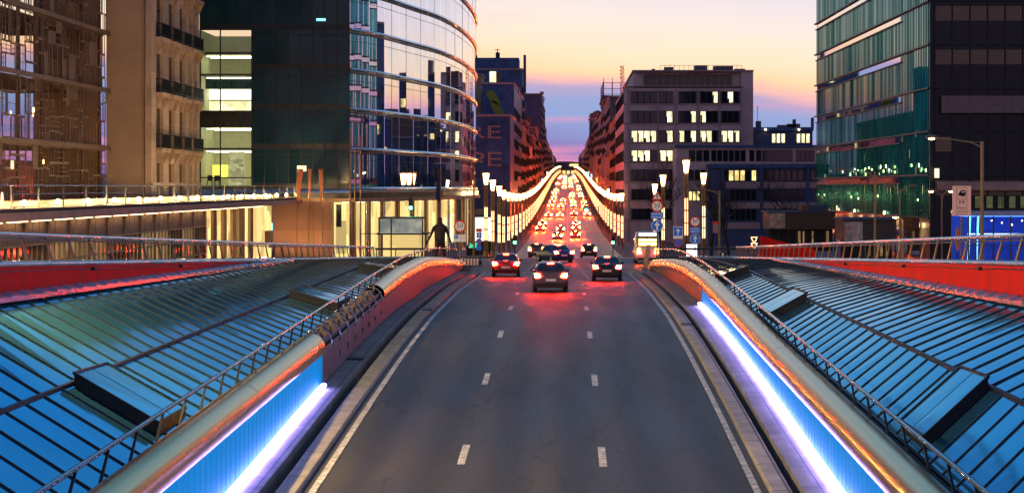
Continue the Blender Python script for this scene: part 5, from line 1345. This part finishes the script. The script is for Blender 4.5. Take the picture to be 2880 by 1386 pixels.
def signs():
    d = 130; x = px(1293.5, d); t = thing('speed_sign', 'speed limit sign over a blue and white plate at the end of the left tube', 'road sign', (x, d, -5.95))
    pole(t, x, d+.08, -5.95, pz(617, d), pole_y); speed_sign(t, x, d, pz(636.5, d), .42)
    b = MB(); b.box(x-.42, x+.42, d, d+.03, pz(680, d), pz(659.5, d)); o = b.build('lower_plate', sign_white, t)
    b = MB(); b.box(x-.40, x-.14, d-.012, d-.001, pz(671, d), pz(661, d)); b.build('blue_patch', sign_blue, o)
    me = text_mesh('R', .2, .003, sign_white); place(me, 'lettering', o, (x-.27, d-.018, pz(666, d)))
    d = 135; x = px(1304, d); t = thing('warning_sign', 'small red triangle warning sign low behind the left tube end', 'road sign', (x, d, -5.9)); pole(t, x, d+.08, -5.9, pz(694, d)); warn(t, x, d, pz(696.5, d), .40, 'tree')
    d = 134.9; x = px(1848, d); t = thing('sign_stack', 'tall stack of warning, speed, text and arrow signs at the end of the right tube', 'road sign', (x, d, -5.9))
    pole(t, x, d+.08, -5.9, pz(532, d)); warn(t, x, d, pz(548.5, d), .80); speed_sign(t, x, d, pz(579.5, d), .44); rappel(t, x, d, pz(606.5, d), .88, .49); arrow_disc(t, x, d, pz(634.5, d), .42)
    d = 158; x = px(1955, d); t = thing('sign_stack', 'shorter stack of speed, text and arrow signs before the bare trees', 'road sign', (x, d, -6.2))
    pole(t, x, d+.08, -6.2, pz(615, d)); speed_sign(t, x, d, pz(623.5, d), .44); rappel(t, x, d, pz(647.5, d), .86, .48); arrow_disc(t, x, d, pz(672, d), .42)
    d = 157; x = px(1907, d); t = thing('lane_sign', 'blue rectangular arrow sign on an ochre pole, over a no parking disc', 'road sign', (x, d, -6.2))
    pole(t, x+.05, d+.08, -6.2, pz(640, d), pole_y)
    b = MB(); b.box(x-.39, x+.39, d, d+.03, pz(671, d), pz(637, d)); o = b.build('white_plate', sign_white, t); b = MB(); b.box(x-.35, x+.35, d-.012, d-.001, pz(663, d), pz(638.5, d)); b.build('blue_face', sign_blue, o)
    b = MB(); b.prism(arrow_poly(x, pz(650.5, d), .62), 'y', d-.022, d-.013); b.build('arrow', sign_white, o)
    def nopark(t, x, d, z, r):
        o = disc(t, x, d, z, r, sign_red, 'no_parking_plate'); b = MB(); b.tube([(x, d-.012, z), (x, d-.001, z)], r*.76, 28, smooth=False); b.build('blue_face', sign_blue, o)
        b = MB(); b.bar((x-r*.5, d-.018, z-r*.5), (x+r*.5, d-.018, z+r*.5), r*.2, .01); b.build('stroke', sign_red, o)
        b = MB(); b.bar((x+r*.5, d-.026, z-r*.5), (x-r*.5, d-.026, z+r*.5), r*.2, .01); b.build('stroke', sign_red, o)
    nopark(t, x-.02, d, pz(683, d), .36)
    d = 165; x = px(1347, d); t = thing('sign_stack', 'narrow stack of orange, blue arrow and no stopping signs beside the left lamps', 'road sign', (x, d, -6.5)); pole(t, x+.1, d+.08, -6.5, pz(643, d), frame_dark)
    b = MB(); b.box(x-.24, x+.24, d, d+.03, pz(652, d), pz(643, d)); o = b.build('orange_plate', sign_red, t)
    b = MB(); b.box(x-.22, x+.22, d, d+.03, pz(669, d), pz(654, d)); o = b.build('blue_plate', sign_blue, t); b = MB(); b.prism(arrow_poly(x, pz(661.5, d), .42), 'y', d-.012, d-.003); b.build('arrow', sign_white, o)
    nopark(t, x, d, pz(678.5, d), .25)
    b = MB(); b.box(x-.22, x+.22, d, d+.03, pz(704, d), pz(688, d)); b.build('blue_plate', sign_blue, t)
    # small arrow disc in the opening beyond the right roof
    d = 140; x = px(2032.5, d); t = thing('arrow_sign', 'small white arrow disc low beyond the right glass roof', 'road sign', (x, d, -6)); pole(t, x, d+.06, -6, pz(716, d)); o = disc(t, x, d, pz(716, d), .22, sign_black, 'plate')
    b = MB(); b.prism(arrow_poly(x, pz(716, d), .34), 'y', d-.012, d-.002); b.build('arrow', sign_white, o)
    # metro sign
    d = 100; x = px(2705, d); t = thing('metro_sign', 'pale pink metro entrance sign with train picture, M and two lines of names', 'sign', (x, d, -5.2)); pole(t, x, d+.1, -5.2, pz(610, d), pole_m, .06)
    pinkp = mat('pink_sign', (.62,.36,.30), .5, var=.06, emit=(1., .5, .4), estr=.18)
    z0, z1 = pz(607, d), pz(523, d); b = MB(); b.box(x-.49, x+.49, d, d+.06, z0, z1); o = b.build('board', pinkp, t)
    def rect(x0, x1, a, c, w=.015):
        q = MB(); q.box(x0, x1, d-.012, d-.001, a, a+w); q.box(x0, x1, d-.012, d-.001, c-w, c); q.box(x0, x0+w, d-.012, d-.001, a+w, c-w); q.box(x1-w, x1, d-.012, d-.001, a+w, c-w); q.build('border', sign_black, o)
    h = z1-z0; rect(x-.30, x+.28, z1-h*.42, z1-h*.05); rect(x-.28, x+.28, z0+h*.20, z0+h*.55)
    q = MB(); c = z1-h*.235; q.prism([(x-.22, c-.12), (x-.06, c+.12), (x+.06, c+.17), (x+.18, c+.14), (x+.22, c), (x+.18, c-.16), (x+.04, c-.18)], 'y', d-.014, d-.002); q.build('train_mark', sign_black, o)
    q = MB(); q.box(x+.0, x+.15, d-.02, d-.0145, c+.02, c+.09); q.build('train_window', pinkp, o)
    for s, sz, zz, m in (('M', .30, z0+h*.44, 1.35), ('Metro', .17, z0+h*.27, 1), ('Bruxelles-Schuman', .092, z0+h*.135, 1), ('Brussel-Schuman', .092, z0+h*.05, 1)):
        me = text_mesh(s, sz, .003, sign_black); me.transform(Matrix.Scale(m, 4, (1, 0, 0))); place(me, 'lettering', o, (x, d-.014, zz))
signs()

# ================================================================ lit boards, pavilions and small buildings
def small_things():
    d = 240; x0, x1 = px(1312, d), px(1392, d)
    t = thing('shop_front', 'white lit shop front glowing behind the near left lamps', 'shop front', ((x0+x1)/2, d, zr(d)))
    b = MB(); b.box(x0, x1, d, d+.6, zr(d)+.1, pz(606, d)); b.build('frame', frame_dark, t)
    b = MB(); b.box(x0+.15, x1-.15, d-.05, d-.005, pz(678, d), pz(611, d)); b.build('lit_window', lit_room('white_shop', (1., .97, .9), 1.6, (.5, .5, .7)), t)
    b = MB(); b.box(x0, x1, d-.1, d-.001, pz(604, d), pz(588, d)); b.build('fascia', pink_band, t)
    b = MB(); b.box(x0+.3, x0+1.4, d-.1, d-.06, pz(697, d), pz(682, d)); b.build('green_sign', glow('green_neon', (.1, .8, .5), .7), t)
    d = 165; x = px(1945.5, d); t = thing('advert_case', 'white backlit advertising case under the shorter sign stack', 'advert', (x, d, -6.35))
    b = MB(); b.box(x-.52, x+.52, d, d+.18, -6.35, pz(682, d)); b.build('case', frame_dark, t); b = MB(); b.box(x-.46, x+.46, d-.02, d-.002, pz(721, d), pz(687, d)); b.build('lit_face', board_w, t)
    d = 165; x = px(2012, d); t = thing('notice_panel', 'orange topped pale notice panel fixed beside the ochre pole', 'sign', (x, d, -6.3)); pole(t, x+.3, d+.1, -6.3, pz(623, d), pole_m, .04)
    b = MB(); b.box(x-.22, x+.22, d, d+.05, pz(655, d), pz(632, d)); b.build('panel', beige, t); b = MB(); b.box(x-.22, x+.22, d, d+.05, pz(631.8, d), pz(623, d)); b.build('orange_top', sign_red, t)
    # glass kiosk before the round tower
    d = 143; x0, x1 = px(1064, d), px(1190, d); t = thing('glass_kiosk', 'flat roofed glass kiosk on stilts in front of the round tower columns', 'kiosk', ((x0+x1)/2, d, -6.1))
    b = MB(); b.box(x0, x1, d, d+3, pz(615, d), pz(611, d)); b.box(x0-.1, x1+.3, d-.1, d+3, pz(660, d), pz(655, d)); b.box(x0-1.4, x1+.4, d-.05, d, pz(658, d), pz(656, d)); b.build('roof_frame', frame_dark, t)
    for x in (x0+.05, px(1100, d), x1-.05):
        b = MB(); b.box(x-.05, x+.05, d, d+.1, -6.1, pz(615.2, d)); b.build('post', frame_dark, t)
    b = MB(); b.box(x0+.1, x1-.1, d+.10, d+.12, pz(654.8, d), pz(615.2, d)); b.build('glass_panel', mat('kiosk_glass', (.42,.52,.54), .12, .6, var=.4, scale=.8, emit=(.5, .75, .8), estr=.12), t)  # pale tint and emission stand in for reflections in the glass
    b = MB(); b.box(x0+.1, x1-.1, d+.12, d+.16, pz(656, d), pz(652, d)); b.build('light_strip', board_w, t)
    b = MB(); b.box(x0+.1, x1-.1, d+2.6, d+2.7, -6.1, pz(662, d)); b.build('back_panel', lobby_m, t)
    # flag poles and banners
    for k, (xs, lean, lab) in enumerate(((835, 14, 'leftmost orange banner, wide and slanting off its pole'), (868, 4, 'middle orange banner, hanging narrow on its pole'), (907, -6, 'rightmost orange banner, curling left off its pole'))):
        d = 152; x = px(xs, d); t = thing('banner_flag', lab, 'flag', (x, d, -6)); pole(t, x, d, -6, pz(474, d), brown_metal, .045)
        q = MB(); rows = []
        for i in range(13):
            f = i/12; w = (lean+(3 if lean > 0 else -3))*(1-f*.75)/5300*d; z = pz(476+f*(104 if k == 0 else 112), d)
            rows.append([(x+.05*(1 if lean > 0 else -1)+w*u/5, d+.06*math.sin(u*1.8+f*4)-.08, z) for u in range(6)])
        q.strip(rows, smooth=True); fl = q.build('banner', flag_m, t)
        sl = fl.modifiers.new('thickness', 'SOLIDIFY'); sl.thickness = .012
    for k, (xs, top) in enumerate(((985, 366), (998, 388), (1014, 384))):
        d = 150; x = px(xs, d); t = thing('flag_pole', ('tallest bare flag pole at the corner of the round tower', 'middle bare flag pole of three at the tower corner', 'rightmost bare flag pole of three at the tower corner')[k], 'flag pole', (x, d, -6.1))
        b = MB(); b.tube([(x, d, -6.1), (x, d, -3), (x, d, pz(top, d))], [.09, .075, .045], 8); b.build('pole', brown_metal, t); b = MB(); b.lathe([(0, -.07), (.07, 0), (0, .08)], 8, (x, d, pz(top, d)+.06)); b.build('finial', ring_m, t)
    d = 141; x = px(1239, d); t = thing('drooping_flag', 'navy flag hanging limp on its pole beside the statue', 'flag', (x, d, -6)); pole(t, x, d, -6, pz(462, d), brown_metal, .05)
    q = MB(); rows = []
    for i in range(15):
        f = i/14; z = pz(468+f*100, d); w = .20+.12*f
        rows.append([(x-.02-w*u/7, d-.05+.07*math.sin(u*2.1+f*3), z+.03*u) for u in range(8)])
    q.strip(rows, smooth=True); fl = q.build('flag', navy_flag, t); sl = fl.modifiers.new('thickness', 'SOLIDIFY'); sl.thickness = .012
    # barrier with red stripes, left end of the ramp
    d = 138; t = thing('striped_barrier', 'red and cream striped barrier boards low beyond the left tube end', 'barrier', (px(1318, d), d, zr(d)))
    for k in range(11):
        xa, xb = px(1297+k*4.4, d+k*.5), px(1297+(k+1)*4.4, d+(k+1)*.5); q = MB(); q.box(xa, xb-.005, d+k*.5, d+k*.5+.5, zr(d+k*.5)+.05, pz(727+k*.8, d)); q.build('board', orange_m if k % 2 else sign_white, t)
    q = MB(); q.box(px(1297, d), px(1345, d), d+5.6, d+5.7, zr(d)-.05, zr(d)+.3); q.build('foot', frame_dark, t)
    d = 131; x = px(1303, d); t = thing('concrete_block', 'pale concrete end block below the left speed sign', 'concrete block', (x, d+.5, zr(d))); q = MB(); q.box(x-.05, x+.55, d+.2, d+1.2, zr(d)-.1, pz(750, d)); q.box(x-.08, x+.58, d+.17, d+1.23, pz(750, d)+.001, pz(747, d)); q.build('block', kerb_m, t)
    d = 136; x = px(1818, d); t = thing('marker_post', 'leaning reflective marker post between the van and the right tube', 'marker post', (x, d, zr(d))); q = MB(); q.prism([(x-.28, zr(d)), (x+.05, zr(d)), (x+.30, -4.15), (x+.02, -4.2)], 'y', d, d+.12); q.build('post', mat('reflective_sheet', (.62,.42,.24), .35, .3, var=.4, scale=8), t)
    # red ramp panel wall, bollard light, dark pavilions at right
    d = 135; t = thing('red_ramp_wall', 'bright red wedge shaped wall behind the right upper railing', 'wall', (px(2190, d), d, -6))
    q = MB(); q.prism([(px(2138, d), -6), (px(2300, d), -6), (px(2290, d), pz(700, d)), (px(2240, d), pz(690, d)), (px(2138, d), pz(663, d))], 'y', d, d+.3); q.build('wall', red_m, t)
    for k in range(1, 12):
        x = px(2138+k*13, d); q = MB(); q.box(x-.012, x+.012, d-.006, d-.001, -6, pz(663+k*13*.262, d)-.02 if k < 8 else pz(692+k, d)-.03); q.build('seam', frame_dark, t)
    d = 131; x = px(2121, d); t = thing('bollard_light', 'small bollard light with two glowing funnel outlines left of the red wedge wall', 'bollard light', (x, d, -5.9)); q = MB(); q.tube([(x, d+.1, -5.9), (x, d+.1, -3.6)], .05, 8); q.build('post', frame_dark, t)
    for zt_, zb in ((667, 679), (684, 696)):
        q = MB(); a, c = pz(zt_, d), pz(zb, d); q.bar((x-.2, d, a), (x-.09, d, c), .04); q.bar((x+.2, d, a), (x+.09, d, c), .04); q.bar((x-.09, d, c), (x+.09, d, c), .04); q.bar((x-.22, d, a), (x+.22, d, a), .04); q.build('funnel', tube_l, t)
    def pavilion(x0, x1, yt, yb, d, dd, label, poster):
        t = thing('pavilion', label, 'pavilion', (px((x0+x1)/2, d), d, -6.1)); a, c = px(x0, d), px(x1, d)
        q = MB(); q.box(a, c, d, d+dd, pz(yb, d), pz(yt, d)); q.build('upper_box', mat('taupe_box', (.06,.05,.045), .7, var=.2) if 'taupe_box' not in bpy.data.materials else bpy.data.materials['taupe_box'], t)
        q = MB(); q.box(a-.15, c+.15, d-.15, d+dd, pz(yt, d)+.001, pz(yt, d)+.14); q.build('roof_edge', navy, t)
        n = int((c-a)/.8)
        for k in range(n+1): q = MB(); x = a+.05+(c-a-.1)*k/n; q.box(x-.05, x+.05, d+.1, d+.2, -6.2, pz(yb, d)-.001); q.build('post', frame_dark, t)
        q = MB(); q.box(a, c, d+2, d+2.1, -6.2, pz(yb, d)-.001); q.build('back_wall', spandrel, t)
        rnd = random.Random(x0)
        for k in range(7): q = MB(); x = rnd.uniform(a+(c-a)*.35, c); q.box(x, x+rnd.uniform(.05, .2), d+1.95, d+1.99, -5.6, pz(yb, d)-.2); q.build('lit_gap', dim_w, t)
        # poster with streaks of paint
        p0, p1, q0, q1 = poster; q = MB(); q.box(px(p0, d), px(p1, d), d-.08, d-.002, pz(q1, d), pz(q0, d)); pp = q.build('poster', graf_m, t)
        for k in range(26):
            x = rnd.uniform(px(p0, d)+.05, px(p1, d)-.1); z = rnd.uniform(pz(q1, d)+.1, pz(q0, d)-.5); m = rnd.choice(('paint_teal', 'paint_coral', 'paint_ochre')); cm = bpy.data.materials.get(m) or mat(m, {'paint_teal': (.12,.42,.42), 'paint_coral': (.62,.12,.08), 'paint_ochre': (.55,.30,.06)}[m], .7)
            q = MB(); h = rnd.uniform(.2, .45); w = rnd.uniform(.03, .09); q.prism([(x, z), (x+w, z+.03), (x+w*1.2, z+h), (x+w*.3, z+h*.9)], 'y', d-.084-.001*k/26*2, d-.081); q.build('paint_stroke', cm, pp)
    pavilion(2164, 2350, 598, 645, 180, 6, 'taupe pavilion on thin posts with a teal and coral poster', (2164, 2208, 599, 642))
    pavilion(2374, 2520, 618, 676, 150, 5, 'dark green low pavilion with a coral streaked poster', (2375, 2426, 624, 676))
    d = 176; t = thing('roof_box', 'navy plant box with a red end on top of the taupe pavilion', 'plant box', (px(2310, d), d+4, pz(597, 180)+.15)); q = MB(); q.box(px(2290, d), px(2352, d), d+5, d+8, pz(597, 180)+.142, pz(578, d)); q.build('box', navy, t); q = MB(); q.box(px(2273, d), px(2290, d)-.002, d+5, d+8, pz(597, 180)+.142, pz(578, d)); q.build('red_end', brick_d, t)
    # blue lit glass pavilion, far right
    d = 114; a, c = px(2722, d), px(2722, d)+7; t = thing('blue_pavilion', 'blue lit glass pavilion with a pale metal roof edge, at the far right', 'pavilion', ((a+c)/2, d, -5.3))
    blue_in = mat('blue_room', (.02,.05,.30), .6, var=.45, scale=1.2, emit=(.02, .09, .8), estr=.14)  # emission stands in for blue light falling on the back wall
    q = MB(); q.box(a, c, d, d+5, pz(607, d), pz(594, d)); q.build('roof', coping_m, t)
    q = MB(); q.box(a, c, d+4.8, d+4.9, -5.3, pz(608, d)); q.build('back_wall', blue_in, t)
    q = MB(); q.box(a, c, d+.05, d+4.7, pz(609.5, d), pz(608, d)); q.build('blue_ceiling', glow('blue_ceiling_light', (.10, .30, 1.), 1.6), t)
    for x in (a+.05, a+.5, a+1.55, a+2.6, a+3.7, a+5): q = MB(); q.box(x-.04, x+.04, d, d+.1, -5.3, pz(608, d)); q.build('mullion', navy, t)
    for z in (658, 690): q = MB(); q.box(a, c, d+.02, d+.08, pz(z+1.5, d), pz(z-1.5, d)); q.build('bright_rail', glow('pale_blue_tube', (.55, .75, 1.), 1.6) if z == 658 else navy, t)
    for x in (a+.2, a+.7): q = MB(); q.tube([(x, d+1, -5.2), (x+.15, d+1, pz(610, d))], .06, 8); q.build('light_column', glow('cyan_tube', (.2, .75, 1.), 2.0) if x < a+.3 else bpy.data.materials['cyan_tube'], t)
    for k in range(6): q = MB(); x = a+1.9+k*.62; q.lathe([(0, -.05), (.05, 0), (0, .05)], 8, (x, d+2, pz(622+(k % 3)*6, d))); q.build('pendant', lamp_w, t)
    q = MB(); q.quad((a, d+.06, -5.3), (c, d+.06, -5.3), (c, d+.06, pz(608, d)), (a, d+.06, pz(608, d))); q.build('glass_wall', pane_glass('pavilion_pane', (.75, .85, 1.)), t)
    d = 112.5; x = px(2693, d); t = thing('totem', 'slim orange oval totem panel beside the metro sign post', 'totem', (x, d, -5.3)); q = MB(); q.prism([(x+.11*math.cos(u)*(1.6 if abs(math.sin(u)) < .1 else 1), pz(672, d)+.75*math.sin(u)) for u in frange(0, 2*PI, PI/12)[:-1]], 'y', d, d+.08); q.build('panel', orange_m, t); q = MB(); q.tube([(x, d+.1, -5.3), (x, d+.1, pz(672, d))], .04, 8); q.build('post', frame_dark, t)
small_things()
# ================================================================ statue
def statue():
    d = 139.5; x, z = px(1237, d), -6.05; t = thing('statue', 'dark bronze figure striding with arms held out, before the round tower', 'statue', (x, d, z))
    S = (pz(604, d)-z)/1.92
    J = [(0, 0, .98), (0, 0, 1.22), (0, .02, 1.48), (0, -.02, 1.62), (0, -.03, 1.72), (0, -.03, 1.86),
         (-.21, 0, 1.46), (-.33, -.02, 1.18), (-.45, -.08, .94), (-.50, -.1, .85), (.21, 0, 1.46), (.31, .02, 1.18), (.39, -.04, .93), (.43, -.06, .85),
         (-.11, 0, .92), (-.14, -.14, .52), (-.14, -.08, .08), (-.15, -.26, .03), (.11, 0, .92), (.14, .10, .50), (.15, .26, .10), (.15, .12, .03)]
    R = [.17, .18, .19, .075, .10, .085, .085, .06, .045, .04, .085, .06, .045, .04, .12, .08, .05, .045, .12, .08, .05, .045]
    E = [(0, 1), (1, 2), (2, 3), (3, 4), (4, 5), (2, 6), (6, 7), (7, 8), (8, 9), (2, 10), (10, 11), (11, 12), (12, 13), (0, 14), (14, 15), (15, 16), (16, 17), (0, 18), (18, 19), (19, 20), (20, 21)]
    me = bpy.data.meshes.new('figure'); me.from_pydata([Vector(j)*S for j in J], E, [])
    o = bpy.data.objects.new('figure', me); C.objects.link(o); o.parent = t; o.location = (0, 0, 0)
    sk = o.modifiers.new('skin', 'SKIN')
    for i, v in enumerate(me.skin_vertices[0].data if me.skin_vertices else []): v.radius = (R[i]*S, R[i]*S*.8); v.use_root = i == 0
    if not me.skin_vertices:
        me.skin_vertices.new() if hasattr(me.skin_vertices, 'new') else None
        for i, v in enumerate(me.skin_vertices[0].data): v.radius = (R[i]*S, R[i]*S*.8); v.use_root = i == 0
    ss = o.modifiers.new('smooth', 'SUBSURF'); ss.levels = 2; ss.render_levels = 2
    me.materials.append(bronze)
    q = MB(); q.box(x-.6, x+.6, d-.5, d+.6, z-.35, z+.0); q.build('plinth', conc_dark, t)
statue()
# ================================================================ bare trees
def tree(x, d, z0, h, seed, label, spread=.55, lean=0):
    t = thing('bare_tree', label, 'tree', (x, d, z0)); rnd = random.Random(seed)
    tr, br, tw = MB(), MB(), MB()
    def grow(p, dirv, L, r, lvl):
        pts = [p]; q = p.copy(); v = dirv.copy(); n = 4
        for i in range(n):
            v = (v+Vector((rnd.uniform(-.16, .16), rnd.uniform(-.16, .16), .06))).normalized(); q = q+v*L/n; pts.append(q.copy())
        mb = tr if lvl == 0 else (br if lvl < 3 else tw)
        mb.tube(pts, [r*(1-.45*i/n) for i in range(n+1)], 7 if lvl < 2 else (5 if lvl < 3 else 3), caps=False)
        if lvl >= 4: return
        k = (6, 4, 4, 4)[lvl]
        for j in range(k):
            f = rnd.uniform(.4 if lvl == 0 else .25, 1); i = min(n-1, int(f*n)); b = pts[i].lerp(pts[i+1], f*n-i)
            a = rnd.uniform(0, 2*PI); side = Vector((math.cos(a), math.sin(a), rnd.uniform(.1, .7))).normalized()
            grow(b, (v*(1-spread)+side*spread).normalized(), L*rnd.uniform(.5, .72), r*.45, lvl+1)
    grow(Vector((x, d, z0)), Vector((lean, 0, 1)).normalized(), h*.45, h*.017, 0)
    tr.build('trunk', bark, t); br.build('branches', bark, t); tw.build('twigs', bark, t)
tree(px(1862, 245), 245, -9, 15.5, 3, 'bare tree before the left window columns of the pinkish office')
tree(px(2000, 215), 215, -8, 13, 5, 'bare tree behind the shorter sign stack, dark against the office')
tree(px(2050, 225), 225, -8.2, 11.5, 8, 'bare tree right of the ochre pole with drooping lamp')
tree(px(2215, 260), 260, -8.6, 13, 12, 'bare tree rising behind the taupe pavilion')
# street lamps added just out of frame to cast warm light on the ramp
def added_near_lamps():
    for k, (x, d, top, reach, lab, e) in enumerate(((-17.5, 40, 4.2, 3.0, 'added unseen ochre street lamp beside the left glass roof, nearest to the bridge', 17000), (-23.5, 66, 4.6, 3.0, 'added unseen ochre street lamp beside the left glass roof, second from the bridge', 12000), (20.5, 52, 3.8, -3.0, 'added unseen ochre street lamp beside the right glass roof, nearest to the bridge', 1600))):
        t = arm_lamp(x, d, -5.2, top, reach, True, lab, pole_y, r=.12)
        li = bpy.data.lights.new('lamp_light', 'SPOT'); li.spot_size = math.radians(128); li.spot_blend = .8; li.energy = e; li.color = (1., .66, .26); li.shadow_soft_size = .25
        o = bpy.data.objects.new('lamp_light', li); C.objects.link(o); o.parent = t; o.location = (reach+(.25 if reach > 0 else -.25), 0, top+.22-.25+5.2)
        o.rotation_euler = Vector((-(x+reach)*.62, 9 if k < 2 else 4, -9)).to_track_quat('-Z', 'Y').to_euler()
added_near_lamps()
